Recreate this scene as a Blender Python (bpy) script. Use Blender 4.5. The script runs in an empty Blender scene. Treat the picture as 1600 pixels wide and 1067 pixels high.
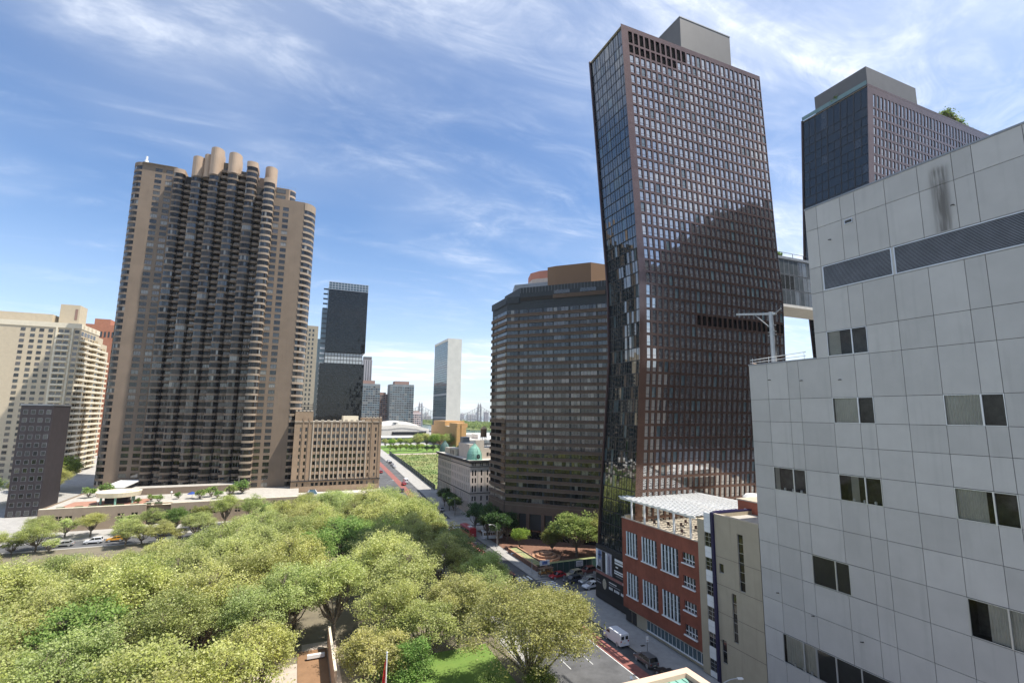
import bpy, math, random
import numpy as np
from math import radians as rad, sin, cos, pi, sqrt
from mathutils import Matrix, Vector
random.seed(7)
rng = np.random.default_rng(7)
D = bpy.data
SC = bpy.context.scene
COL = SC.collection

# ------------------------------------------------------------------ camera
CAMZ = 42.0
def cam_basis(pitch, head, roll):
    p, h, r = rad(pitch), rad(head), rad(roll)
    fw = Vector((sin(h)*cos(p), cos(h)*cos(p), sin(p)))
    rt = Vector((cos(h), -sin(h), 0)); up = rt.cross(fw)
    return rt*cos(r)+up*sin(r), up*cos(r)-rt*sin(r), fw
cr, cu, cf = cam_basis(8.39, 23.14, 0.54)
cam_d = D.cameras.new('camera'); cam = D.objects.new('camera', cam_d); COL.objects.link(cam)
m = Matrix((cr, cu, -cf)).transposed().to_4x4(); m.translation = Vector((0, 0, CAMZ))
cam.matrix_world = m
cam_d.sensor_width = 36; cam_d.lens = 767.2/1600*36; cam_d.clip_start = 0.5; cam_d.clip_end = 12000
SC.camera = cam

# ------------------------------------------------------------------ light
SUN_AZ = rad(58.0)     # measured from grid south towards grid east
SUN_EL = rad(63.0)
sd = Vector((sin(SUN_AZ)*cos(SUN_EL), -cos(SUN_AZ)*cos(SUN_EL), sin(SUN_EL)))
sl = D.lights.new('sun', 'SUN'); sl.energy = 5.0; sl.angle = rad(0.53); sl.color = (1.0, 0.95, 0.87)
so = D.objects.new('sun', sl); COL.objects.link(so); so.location = (0, 0, 300)
so.rotation_euler = sd.to_track_quat('Z', 'Y').to_euler()

W = D.worlds.new('World'); SC.world = W; W.use_nodes = True
nt = W.node_tree; nt.nodes.clear()
def N(t, kind, **kw):
    n = t.nodes.new(kind)
    for k, v in kw.items(): setattr(n, k, v)
    return n
def mth(t, op, a, b=None, c=None, clamp=False):
    n = t.nodes.new('ShaderNodeMath'); n.operation = op; n.use_clamp = clamp
    for i, x in enumerate((a, b, c)):
        if x is None: continue
        if isinstance(x, (int, float)): n.inputs[i].default_value = x
        else: t.links.new(x, n.inputs[i])
    return n.outputs[0]
def mixc(t, fac, a, b, blend='MIX'):
    n = t.nodes.new('ShaderNodeMix'); n.data_type = 'RGBA'; n.blend_type = blend
    for i, x in ((0, fac), (6, a), (7, b)):
        if isinstance(x, (int, float)): n.inputs[i].default_value = x
        elif isinstance(x, tuple): n.inputs[i].default_value = (*x[:3], 1)
        else: t.links.new(x, n.inputs[i])
    return n.outputs[2]
sky = N(nt, 'ShaderNodeTexSky', sky_type='NISHITA', sun_disc=False, sun_elevation=SUN_EL)
sky.sun_rotation = math.atan2(sd.x, sd.y)
sky.altitude = 30; sky.air_density = 1.0; sky.dust_density = 0.6; sky.ozone_density = 1.1
tc = N(nt, 'ShaderNodeTexCoord')
sep = N(nt, 'ShaderNodeSeparateXYZ'); nt.links.new(tc.outputs['Generated'], sep.inputs[0])
dz = mth(nt, 'ADD', mth(nt, 'MAXIMUM', sep.outputs[2], 0.0), 0.12)
px_ = mth(nt, 'DIVIDE', sep.outputs[0], dz); py_ = mth(nt, 'DIVIDE', sep.outputs[1], dz)
cmb = N(nt, 'ShaderNodeCombineXYZ'); nt.links.new(px_, cmb.inputs[0]); nt.links.new(py_, cmb.inputs[1])
def cloud_noise(rot, scale, stretch, detail, rough, dist, off):
    mp = N(nt, 'ShaderNodeMapping'); mp.inputs['Rotation'].default_value = (0, 0, rad(rot))
    mp.inputs['Scale'].default_value = (scale*stretch, scale, 1); mp.inputs['Location'].default_value = (off, off*0.7, 0)
    nt.links.new(cmb.outputs[0], mp.inputs[0])
    n = N(nt, 'ShaderNodeTexNoise'); n.inputs['Scale'].default_value = 1.0; n.inputs['Detail'].default_value = detail
    n.inputs['Roughness'].default_value = rough; n.inputs['Distortion'].default_value = dist
    nt.links.new(mp.outputs[0], n.inputs['Vector']); return n.outputs[0]
def ramp(t, x, lo, hi, a=0.0, b=1.0):
    n = N(t, 'ShaderNodeMapRange', interpolation_type='SMOOTHSTEP'); n.inputs[1].default_value = lo; n.inputs[2].default_value = hi
    n.inputs[3].default_value = a; n.inputs[4].default_value = b; t.links.new(x, n.inputs[0]); return n.outputs[0]
big = cloud_noise(20, 0.55, 0.8, 3, 0.5, 0.4, 3.1)
wisp = cloud_noise(35, 2.0, 0.42, 10, 0.62, 1.6, 7.7)
fine = cloud_noise(-25, 6.0, 0.6, 9, 0.68, 1.1, 1.3)
cover = ramp(nt, big, 0.40, 0.66)
w1 = ramp(nt, wisp, 0.42, 0.78)
f1 = ramp(nt, fine, 0.35, 0.80)
veil = mth(nt, 'MULTIPLY', cover, 0.30)
cl = mth(nt, 'ADD', veil, mth(nt, 'MULTIPLY', mth(nt, 'MULTIPLY', cover, w1), mth(nt, 'ADD', 0.75, mth(nt, 'MULTIPLY', f1, 0.9))))
cl = mth(nt, 'ADD', cl, mth(nt, 'MULTIPLY', mth(nt, 'MULTIPLY', w1, f1), 0.35))
# thin streaks lie low over the horizon, and more veil towards the sun side
low = ramp(nt, sep.outputs[2], 0.0, 0.35, 0.30, 0.0)
cl = mth(nt, 'ADD', cl, low)
east = ramp(nt, sep.outputs[0], 0.45, 0.95, 0.0, 0.36)
cl = mth(nt, 'ADD', cl, mth(nt, 'MULTIPLY', east, mth(nt, 'ADD', 0.35, f1)))
cl = mth(nt, 'MINIMUM', cl, 0.92)
# slightly more saturated blue, then white cloud over it
blue = mixc(nt, 1.0, sky.outputs[0], (0.87, 1.01, 1.17), 'MULTIPLY')
cloudc = (7.4, 7.75, 8.3)
skyc = mixc(nt, cl, blue, cloudc)
bg = N(nt, 'ShaderNodeBackground'); bg.inputs[1].default_value = 0.117
nt.links.new(skyc, bg.inputs[0])
wo = N(nt, 'ShaderNodeOutputWorld'); nt.links.new(bg.outputs[0], wo.inputs[0])

SC.view_settings.view_transform = 'Standard'; SC.view_settings.look = 'None'
SC.view_settings.exposure = 0.50; SC.view_settings.gamma = 1.0
SC.cycles.max_bounces = 7; SC.cycles.diffuse_bounces = 3; SC.cycles.glossy_bounces = 4
SC.cycles.transparent_max_bounces = 6; SC.cycles.transmission_bounces = 3

# ------------------------------------------------------------------ materials
MATS = {}
def mat(name, col, rough=0.8, metal=0.0, var=0.12, vscale=0.6, ior=1.45, bump=0.0, bscale=8.0, island=0.0, streak=0.0, col2=None):
    if name in MATS: return MATS[name]
    m = D.materials.new(name); m.use_nodes = True; t = m.node_tree; t.nodes.clear()
    b = N(t, 'ShaderNodeBsdfPrincipled'); o = N(t, 'ShaderNodeOutputMaterial'); t.links.new(b.outputs[0], o.inputs[0])
    b.inputs['Roughness'].default_value = rough; b.inputs['Metallic'].default_value = metal; b.inputs['IOR'].default_value = ior
    g = N(t, 'ShaderNodeNewGeometry')
    c = tuple(col)
    src = None
    if var > 0 or col2:
        n = N(t, 'ShaderNodeTexNoise'); n.inputs['Scale'].default_value = vscale; n.inputs['Detail'].default_value = 6; n.inputs['Roughness'].default_value = 0.65
        t.links.new(g.outputs['Position'], n.inputs['Vector'])
        f = ramp(t, n.outputs[0], 0.25, 0.75)
        if col2: src = mixc(t, f, c, tuple(col2))
        else: src = mixc(t, f, tuple(x*(1-var) for x in c), tuple(min(1, x*(1+var)) for x in c))
    if streak > 0:
        mp = N(t, 'ShaderNodeMapping'); mp.inputs['Scale'].default_value = (1.6, 1.6, 0.09)
        t.links.new(g.outputs['Position'], mp.inputs[0])
        n = N(t, 'ShaderNodeTexNoise'); n.inputs['Scale'].default_value = 1.0; n.inputs['Detail'].default_value = 5; t.links.new(mp.outputs[0], n.inputs['Vector'])
        f = ramp(t, n.outputs[0], 0.52, 0.8, 0.0, streak)
        src = mixc(t, f, src if src else c, tuple(x*0.45 for x in c))
    if island > 0:
        f = mth(t, 'ADD', 1-island, mth(t, 'MULTIPLY', g.outputs['Random Per Island'], 2*island))
        cb = N(t, 'ShaderNodeCombineColor')
        for i in range(3): t.links.new(f, cb.inputs[i])
        src = mixc(t, 1.0, src if src else c, cb.outputs[0], 'MULTIPLY')
    if src is None: b.inputs['Base Color'].default_value = (*c, 1)
    else: t.links.new(src, b.inputs['Base Color'])
    if bump > 0:
        n = N(t, 'ShaderNodeTexNoise'); n.inputs['Scale'].default_value = bscale; n.inputs['Detail'].default_value = 4
        t.links.new(g.outputs['Position'], n.inputs['Vector'])
        bp = N(t, 'ShaderNodeBump'); bp.inputs['Strength'].default_value = bump; bp.inputs['Distance'].default_value = 0.1
        t.links.new(n.outputs[0], bp.inputs['Height']); t.links.new(bp.outputs[0], b.inputs['Normal'])
    MATS[name] = m
    return m
def glass(name, col, rough=0.04, ior=2.0, wav=0.0):
    return mat(name, col, rough, 0.0, 0.25, 0.8, ior, bump=wav, bscale=0.35)

M_tan = mat('tan_concrete', (0.205, 0.155, 0.112), 0.85, var=0.10, vscale=0.15, streak=0.25, bump=0.15, bscale=3)
M_tanlt = mat('tan_precast', (0.31, 0.24, 0.175), 0.8, var=0.08, streak=0.2)
M_tancyl = mat('buff_precast', (0.42, 0.31, 0.22), 0.8, var=0.06, vscale=0.3)
M_dark = mat('dark_frame', (0.03, 0.028, 0.028), 0.5, var=0.1)
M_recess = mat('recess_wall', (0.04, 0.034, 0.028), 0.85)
G_bay = glass('bay_glass', (0.010, 0.010, 0.010), 0.08, 1.38); G_bay2 = glass('bay_glass_brown', (0.03, 0.025, 0.02), 0.08, 1.45)
G_dark = glass('glass_dark', (0.012, 0.013, 0.014), ior=1.65)
G_mid = glass('glass_mid', (0.03, 0.032, 0.032), ior=1.8)
G_curt = mat('glass_with_curtain', (0.20, 0.19, 0.165), 0.12, var=0.3, vscale=2.5, ior=1.8)
G_warm = glass('glass_brown', (0.045, 0.032, 0.025))
G_blue = glass('glass_blue', (0.05, 0.09, 0.11), ior=1.9)
M_copper = mat('copper_panel', (0.168, 0.110, 0.092), 0.17, 0.88, var=0.10, vscale=0.35, island=0.07)
M_coppergrey = mat('grey_metal_cladding', (0.13, 0.125, 0.118), 0.55, 0.3, var=0.06, vscale=0.3, streak=0.1)
M_coppergreyE = M_coppergrey
M_marron = mat('maroon_metal', (0.06, 0.035, 0.035), 0.4, 0.4)
G_west = glass('curtain_glass', (0.010, 0.018, 0.022), 0.02, 2.7)
G_west2 = glass('curtain_glass_pale', (0.07, 0.10, 0.11), 0.04, 2.2)
G_south = glass('copper_tower_glass', (0.085, 0.09, 0.093), 0.03, 4.2)
G_black = mat('louvre_black', (0.003, 0.003, 0.003), 0.95, ior=1.1, var=0)
M_white = mat('white_panel', (0.450, 0.432, 0.405), 0.38, var=0.06, vscale=0.3, island=0.07, streak=0.16)
M_joint = mat('panel_joint', (0.07, 0.07, 0.07), 0.9)
M_alu = mat('aluminium', (0.55, 0.56, 0.57), 0.35, 0.6, var=0.05)
M_whitep = mat('white_paint', (0.78, 0.78, 0.76), 0.5, var=0.06)
M_brickred = mat('red_brick', (0.235, 0.072, 0.042), 0.85, var=0.22, vscale=0.35, bump=0.3, bscale=6, streak=0.25)
M_orange = mat('orange_stucco', (0.34, 0.10, 0.055), 0.85)
M_beige = mat('beige_stucco', (0.40, 0.345, 0.25), 0.85, var=0.06, vscale=0.4, streak=0.3)
M_purple = mat('purple_panel', (0.016, 0.013, 0.055), 0.4)
M_deck = mat('deck_paver', (0.52, 0.46, 0.36), 0.9, var=0.1)
M_roof = mat('roof_gravel', (0.42, 0.39, 0.34), 0.95, var=0.15, vscale=0.8)
M_asph = mat('asphalt', (0.10, 0.10, 0.102), 0.9, var=0.34, vscale=0.22, bump=0.2, bscale=12, streak=0)
M_walk = mat('pavement_concrete', (0.36, 0.345, 0.32), 0.9, var=0.14, vscale=0.5)
M_lane = mat('bus_lane_red', (0.26, 0.10, 0.082), 0.9, var=0.22, vscale=0.8)
M_line = mat('road_paint', (0.75, 0.75, 0.72), 0.8, var=0.18, vscale=2.0)
M_grass = mat('lawn_grass', (0.11, 0.20, 0.035), 0.95, var=0.0, vscale=0.25, col2=(0.16, 0.24, 0.05))
M_meadow = mat('meadow_grass', (0.115, 0.19, 0.045), 0.95, vscale=0.09, col2=(0.30, 0.29, 0.12))
M_soil = mat('park_soil', (0.14, 0.12, 0.085), 0.95, vscale=0.2, col2=(0.22, 0.19, 0.13))
M_path = mat('park_path', (0.46, 0.39, 0.32), 0.9, var=0.12)
M_bark = mat('bark', (0.16, 0.13, 0.095), 0.9, var=0.35, vscale=3.0)
M_deco = mat('brown_brick', (0.33, 0.235, 0.155), 0.85, var=0.10, vscale=0.4, streak=0.15)
M_decolt = mat('pale_stone', (0.48, 0.41, 0.32), 0.85, var=0.08)
M_darkgl = glass('black_tower_glass', (0.010, 0.012, 0.013), 0.06, 1.45)
M_darkgl2 = glass('black_tower_glass_grid', (0.02, 0.024, 0.026), 0.12, 1.6)
M_cream = mat('cream_brick', (0.56, 0.47, 0.33), 0.85, var=0.06)
M_creamw = mat('white_balcony', (0.74, 0.66, 0.50), 0.8, var=0.05)
M_redb = mat('far_red_brick', (0.40, 0.17, 0.10), 0.85)
M_marble = mat('vermont_marble', (0.56, 0.54, 0.47), 0.7, var=0.08, vscale=0.12, bump=0.1, bscale=0.5)
G_un = mat('green_curtain_glass', (0.045, 0.085, 0.095), 0.10, 0.0, 0.30, 0.05, 1.8)
M_ochre = mat('ochre_brick', (0.50, 0.285, 0.115), 0.85, var=0.06)
M_pink = mat('pinkish_limestone', (0.56, 0.47, 0.40), 0.85, var=0.08, vscale=0.6, streak=0.15)
M_pinkw = mat('weathered_limestone', (0.47, 0.42, 0.33), 0.85, var=0.10, vscale=0.6, streak=0.2)
M_corn = mat('dark_cornice', (0.035, 0.032, 0.032), 0.7)
M_verdi = mat('green_copper', (0.20, 0.40, 0.32), 0.65, var=0.15, vscale=1.2, streak=0.3)
M_verdid = mat('dark_green_copper', (0.07, 0.13, 0.115), 0.65, var=0.15)
M_peach = mat('peach_coping', (0.68, 0.47, 0.34), 0.8, var=0.05)
M_mpb = mat('brown_masonry', (0.13, 0.088, 0.062), 0.85, var=0.12, vscale=0.4)
M_mplt = mat('slab_edge', (0.20, 0.15, 0.11), 0.85, var=0.08)
M_mpd = mat('dark_metal_fascia', (0.035, 0.040, 0.042), 0.5, 0.2)
M_mpo = mat('ochre_penthouse', (0.25, 0.15, 0.085), 0.85, var=0.04)
M_salmon = mat('salmon_brick', (0.52, 0.22, 0.15), 0.85, var=0.05)
M_wood = mat('tank_wood', (0.16, 0.10, 0.06), 0.9, var=0.2, vscale=4)
M_steel = mat('grey_steel', (0.25, 0.26, 0.27), 0.5, 0.5)
M_galv = mat('galvanised_pole', (0.45, 0.46, 0.46), 0.45, 0.5)
M_rubber = mat('tyre_rubber', (0.02, 0.02, 0.02), 0.85)
M_bridge = mat('bridge_steel', (0.26, 0.24, 0.25), 0.7)
M_water = mat('river_water', (0.07, 0.11, 0.13), 0.12, 0.0, 0.2, 0.02, 1.33, bump=0.35, bscale=0.5)
M_far = mat('far_facade', (0.42, 0.36, 0.34), 0.9, var=0.15, vscale=0.03)
M_far2 = mat('far_facade_pale', (0.56, 0.52, 0.50), 0.9, var=0.1, vscale=0.03)
M_farbr = mat('far_brown_facade', (0.30, 0.19, 0.15), 0.9, var=0.1)
M_fence = mat('fence_mesh', (0.05, 0.07, 0.055), 0.8)
M_greenhd = mat('construction_green', (0.02, 0.055, 0.045), 0.7)
M_plaza = mat('plaza_brick', (0.20, 0.105, 0.07), 0.9, var=0.2, vscale=1.0)
M_terr = mat('terracotta_ring', (0.46, 0.26, 0.155), 0.85, var=0.1)
M_louv = mat('louvre_grey', (0.38, 0.385, 0.39), 0.5, 0.3)
M_unroof = mat('pale_roof_stone', (0.55, 0.52, 0.46), 0.85, var=0.08)

# ------------------------------------------------------------------ builders
_U = ['', 'first', 'second', 'third', 'fourth', 'fifth', 'sixth', 'seventh', 'eighth', 'ninth', 'tenth', 'eleventh', 'twelfth', 'thirteenth', 'fourteenth', 'fifteenth', 'sixteenth', 'seventeenth', 'eighteenth', 'nineteenth']
_C = {2: ('twentieth', 'twenty'), 3: ('thirtieth', 'thirty'), 4: ('fortieth', 'forty'), 5: ('fiftieth', 'fifty')}
def nth(i):
    return _U[i] if i < 20 else (_C[i//10][0] if i % 10 == 0 else _C[i//10][1]+'-'+_U[i % 10])
BASE = {}
class MB:
    def __init__(s): s.v = []; s.f = []; s.m = []; s.mats = []
    def mi(s, m):
        if m not in s.mats: s.mats.append(m)
        return s.mats.index(m)
    def face(s, pts, m):
        b = len(s.v); s.v += [tuple(p) for p in pts]; s.f.append(tuple(range(b, b+len(pts)))); s.m.append(s.mi(m))
    def box(s, x0, x1, y0, y1, z0, z1, m, top=None):
        b = len(s.v); i = s.mi(m); j = s.mi(top) if top else i
        s.v += [(x0,y0,z0),(x1,y0,z0),(x1,y1,z0),(x0,y1,z0),(x0,y0,z1),(x1,y0,z1),(x1,y1,z1),(x0,y1,z1)]
        for q, k in (((0,3,2,1),i),((4,5,6,7),j),((0,1,5,4),i),((1,2,6,5),i),((2,3,7,6),i),((3,0,4,7),i)):
            s.f.append(tuple(b+a for a in q)); s.m.append(k)
    def prism(s, poly, z0, z1, m, top=None, zf=None):
        b = len(s.v); n = len(poly); i = s.mi(m); j = s.mi(top) if top else i
        s.v += [(p[0], p[1], z0) for p in poly] + [(p[0], p[1], z1) for p in poly]
        for k in range(n):
            s.f.append((b+k, b+(k+1) % n, b+n+(k+1) % n, b+n+k)); s.m.append(i)
        s.f.append(tuple(b+n+k for k in range(n))); s.m.append(j)
        s.f.append(tuple(b+k for k in reversed(range(n)))); s.m.append(i)
    def lathe(s, cx, cy, prof, m, seg=20, a0=0, a1=2*pi, sy=1.0):
        b = len(s.v); i = s.mi(m); full = abs(a1-a0-2*pi) < 1e-6; n = seg if full else seg+1
        for r, z in prof:
            for k in range(n):
                a = a0+(a1-a0)*k/seg; s.v.append((cx+r*cos(a), cy+r*sy*sin(a), z))
        for p in range(len(prof)-1):
            for k in range(seg):
                k2 = (k+1) % n
                s.f.append((b+p*n+k, b+p*n+k2, b+(p+1)*n+k2, b+(p+1)*n+k)); s.m.append(i)
    def tube(s, pts, r, m, seg=6, r2=None):
        pts = [Vector(p) for p in pts]; i = s.mi(m); b = len(s.v); n = len(pts)
        for k, p in enumerate(pts):
            d = (pts[min(k+1, n-1)]-pts[max(k-1, 0)]).normalized()
            u = d.cross(Vector((0, 0, 1)))
            if u.length < 1e-3: u = Vector((1, 0, 0))
            u.normalize(); w = d.cross(u)
            rr = r if r2 is None else r+(r2-r)*k/(n-1)
            for a in range(seg):
                t = 2*pi*a/seg; s.v.append(tuple(p+u*cos(t)*rr+w*sin(t)*rr))
        for k in range(n-1):
            for a in range(seg):
                a2 = (a+1) % seg
                s.f.append((b+k*seg+a, b+k*seg+a2, b+(k+1)*seg+a2, b+(k+1)*seg+a)); s.m.append(i)
        s.f.append(tuple(b+a for a in range(seg))); s.m.append(i)
        s.f.append(tuple(b+(n-1)*seg+a for a in range(seg))); s.m.append(i)
    def beam(s, a, b_, w, h, m):
        a = Vector(a); b_ = Vector(b_); d = (b_-a).normalized(); u = d.cross(Vector((0, 0, 1)))
        if u.length < 1e-3: u = Vector((1, 0, 0))
        u.normalize(); v = u.cross(d); i = s.mi(m); k = len(s.v)
        for p in (a, b_):
            for q in ((-1, -1), (1, -1), (1, 1), (-1, 1)): s.v.append(tuple(p+u*q[0]*w/2+v*q[1]*h/2))
        for q in ((0,1,2,3),(7,6,5,4),(0,4,5,1),(1,5,6,2),(2,6,7,3),(3,7,4,0)):
            s.f.append(tuple(k+x for x in q)); s.m.append(i)
    def build(s, name, parent=None, smooth=False, base=None):
        off = Vector((0, 0, 0))
        if parent is not None: off = BASE.get(parent.name, off)
        if base is not None: off = Vector(base)
        me = D.meshes.new(name)
        vs = [(v[0]-off.x, v[1]-off.y, v[2]-off.z) for v in s.v]
        me.from_pydata(vs, [], s.f)
        for mm in s.mats: me.materials.append(mm)
        me.polygons.foreach_set('material_index', s.m)
        if smooth: me.polygons.foreach_set('use_smooth', [True]*len(s.f))
        me.update()
        o = D.objects.new(name, me); COL.objects.link(o)
        if parent is not None: o.parent = parent; BASE[o.name] = off
        elif base is not None: o.location = off; BASE[o.name] = off
        return o
def thing(name, label, cat, loc=(0, 0, 0), group=None):
    o = D.objects.new(name, None); COL.objects.link(o); o.location = loc; o.empty_display_size = 1
    o['label'] = label; o['category'] = cat
    if group: o['group'] = group
    BASE[o.name] = Vector(loc); return o
def tag(o, label, cat, group=None):
    o['label'] = label; o['category'] = cat
    if group: o['group'] = group
    return o
def struct(o): o['kind'] = 'structure'; return o
def copy_thing(root, loc, rz, label, group=None):
    r = root.copy(); COL.objects.link(r); r.location = loc; r.rotation_euler = (0, 0, rz); r['label'] = label
    if group: r['group'] = group
    for ch in list(root.children):
        c = ch.copy(); COL.objects.link(c); c.parent = r
        for g in ch.children:
            d = g.copy(); COL.objects.link(d); d.parent = c
    return r

class Wins:
    """collects repeated pieces; the 100 that show largest become parts, the rest one part"""
    def __init__(s, parent, name='window', cap=100): s.p = parent; s.n = name; s.items = []; s.cap = cap
    def add(s, faces): s.items.append(faces)      # faces: list of (pts, mat)
    def finish(s):
        def size(fs):
            pts = np.array([p for f, _ in fs for p in f], float) - np.array([0, 0, CAMZ])
            R = np.array([cr, cu, cf]); q = pts@R.T
            if (q[:, 2] < 1).any(): return 0
            u = q[:, 0]/q[:, 2]*767; v = q[:, 1]/q[:, 2]*767
            if u.min() > 800 or u.max() < -800 or v.min() > 533 or v.max() < -533: return 0
            return (u.max()-u.min())*(v.max()-v.min())
        s.items.sort(key=size, reverse=True)
        rest = s.items[s.cap:] if len(s.items) > s.cap else []
        for it in s.items[:s.cap]:
            mb = MB()
            for pts, m in it: mb.face(pts, m)
            mb.build(s.n, s.p)
        if rest:
            mb = MB()
            for it in rest:
                for pts, m in it: mb.face(pts, m)
            o = mb.build(s.n, s.p); o['kind'] = 'stuff'
def quad(P, u0, u1, z0, z1, d): return [P(u0, z0, d), P(u1, z0, d), P(u1, z1, d), P(u0, z1, d)]
def facade(mb, P, us, zs, holes, m, depth, reveal=None):
    """wall with real openings; holes: set of (i,j) cells"""
    rv = reveal or m
    for j in range(len(zs)-1):
        z0, z1 = zs[j], zs[j+1]; i = 0; n = len(us)-1
        while i < n:
            if (i, j) in holes:
                a, b = us[i], us[i+1]
                mb.face([P(a, z0, 0), P(a, z0, depth), P(a, z1, depth), P(a, z1, 0)], rv)
                mb.face([P(b, z0, 0), P(b, z1, 0), P(b, z1, depth), P(b, z0, depth)], rv)
                mb.face([P(a, z0, 0), P(b, z0, 0), P(b, z0, depth), P(a, z0, depth)], rv)
                mb.face([P(a, z1, 0), P(a, z1, depth), P(b, z1, depth), P(b, z1, 0)], rv)
                i += 1
            else:
                k = i
                while k < n and (k, j) not in holes: k += 1
                mb.face(quad(P, us[i], us[k], z0, z1, 0), m); i = k
def pane(P, u0, u1, z0, z1, d, m, frame=None, fw=0.05, mull=(), rows=(), jit=0.0):
    """a window: glass face (optionally tilted a hair) with frame bars standing 2-4 cm proud"""
    out = []
    q = quad(P, u0, u1, z0, z1, d)
    if jit:
        a, b = random.gauss(0, jit), random.gauss(0, jit)
        q = [P(u0, z0, d+a), P(u1, z0, d+b), P(u1, z1, d-a), P(u0, z1, d-b)]
    out.append((q, m))
    if frame:
        e = d-0.035-3*jit
        for (a, b, c, g) in ((u0, u1, z0, z0+fw), (u0, u1, z1-fw, z1), (u0, u0+fw, z0+fw, z1-fw), (u1-fw, u1, z0+fw, z1-fw)):
            out.append((quad(P, a, b, c, g, e), frame))
        for t in mull: x = u0+(u1-u0)*t; out.append((quad(P, x-fw/2, x+fw/2, z0+fw, z1-fw, e), frame))
        for t in rows: z = z0+(z1-z0)*t; out.append((quad(P, u0+fw, u1-fw, z-fw/2, z+fw/2, e-0.004), frame))
    return out
def pick(*opts):
    r = random.random()*sum(w for _, w in opts)
    for m_, w in opts:
        r -= w
        if r <= 0: return m_
    return opts[-1][0]
def PS(x0, y): return lambda u, z, d: (x0+u, y+d, z)          # wall facing south
def PW(x, y1): return lambda u, z, d: (x+d, y1-u, z)          # wall facing west, u runs southwards from y1
def cells(bands, lo, hi):
    """bands: list of (a,b) openings -> sorted cuts and the indices of openings"""
    cuts = [lo]; idx = []
    for a, b in bands:
        if a-cuts[-1] > 1e-6: cuts.append(a)
        idx.append(len(cuts)-1); cuts.append(b)
    if hi-cuts[-1] > 1e-6: cuts.append(hi)
    return cuts, idx

# ------------------------------------------------------------------ ground
TY = [-400, 190, 253, 311, 395, 450, 620, 800, 1200, 5000]
TZ = [0, 0, 3.0, 6.2, 10.0, 12.0, 13.5, 13.5, 9.0, 6.0]
def ter(x, y):
    z = float(np.interp(y, TY, TZ))
    sh = 268
    k = min(1, max(0, (sh-x)/40.0)); k = k*k*(3-2*k)
    return z*k + (-4.5)*(1-k)
def sheet(name, xs, ys, dz, m, kind='structure'):
    mb = MB(); b = mb.mi(m)
    for y in ys:
        for x in xs: mb.v.append((x, y, ter(x, y)+dz))
    n = len(xs)
    for j in range(len(ys)-1):
        for i in range(n-1):
            k = j*n+i; mb.f.append((k, k+1, k+n+1, k+n)); mb.m.append(b)
    o = mb.build(name); o['kind'] = kind; return o
def rng_(a, b, st): return list(np.arange(a, b, st))+[b]
gy = rng_(-300, 100, 50)+rng_(110, 800, 15)+rng_(850, 1500, 50)+[2500, 5200]
gx = [-4000, -1500, -600, -300]+rng_(-200, 480, 20)
sheet('ground', gx, gy, -0.16, M_walk)
sheet('ground', [-300, 36, 58, 160, 268], [-300, -150, 8], -0.11, M_asph)  # unseen dark sheet added so the copper tower's foot mirrors less bright ground
mb = MB(); mb.face([(150, -1500, -3.2), (9000, -1500, -3.2), (9000, 9000, -3.2), (150, 9000, -3.2)], M_water)
struct(mb.build('river_water'))
AY = rng_(-60, 190, 10)+rng_(195, 800, 8)
sheet('avenue_road', [41.0, 50.0, 58.6], AY, -0.125, M_asph)
sheet('bus_lane_marking', [53.5, 55.7], rng_(40, 104, 8)+[104.5], -0.115, M_lane)
sheet('bus_lane_marking', [53.5, 55.7], rng_(126, 190, 8), -0.115, M_lane)
sheet('bus_lane_marking', [51.0, 54.2], rng_(208, 640, 8), -0.115, M_lane)
sheet('lane_line_marking', [53.25, 53.4], rng_(40, 104, 8), -0.113, M_line)
sheet('cross_street_road', rng_(58.6, 175, 20), [109.0, 113, 119.0], -0.121, M_asph)
sheet('cross_street_road', rng_(-300, 41.0, 30), [198, 202, 206.0], -0.121, M_asph)
sheet('cross_street_road', rng_(58.6, 175, 20), [184, 188, 193.0], -0.121, M_asph)
sheet('east_pavement', [58.6, 61, 64.5], rng_(-60, 108, 12), 0.02, M_walk)
sheet('east_pavement', [58.6, 61, 64.0], rng_(120, 183, 12), 0.02, M_walk)
sheet('east_pavement', [58.6, 61, 66.9], rng_(194, 600, 8), 0.02, M_walk)
sheet('west_pavement', [37.5, 41.0], rng_(-60, 196, 12), 0.02, M_walk)
sheet('west_pavement', [36.5, 41.0], rng_(208, 700, 8), 0.02, M_walk)
sheet('east_kerb', [58.45, 58.6], rng_(-60, 108, 12), 0.024, M_decolt)
mb = MB()
for yy in (105.0, 121.0, 182.0, 196.5):
    for k in range(15): mb.face([(41.6+k*1.15, yy, -0.108), (42.2+k*1.15, yy, -0.108), (42.2+k*1.15, yy+3.2, -0.108), (41.6+k*1.15, yy+3.2, -0.108)], M_line)
for k in range(8): mb.face([(59.4, 109.3+k*1.2, -0.108), (62.6, 109.3+k*1.2, -0.108), (62.6, 109.9+k*1.2, -0.108), (59.4, 109.9+k*1.2, -0.108)], M_line)
for x in (44.6, 48.9):
    for k in range(22):
        y = 42+k*12
        if 102 < y < 126 or 178 < y < 200: continue
        mb.face([(x, y, -0.108), (x+.11, y, -0.108), (x+.11, y+3.5, ter(x, y+3.5)-0.108), (x, y+3.5, ter(x, y+3.5)-0.108)], M_line)
struct(mb.build('crosswalk_marking'))
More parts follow.
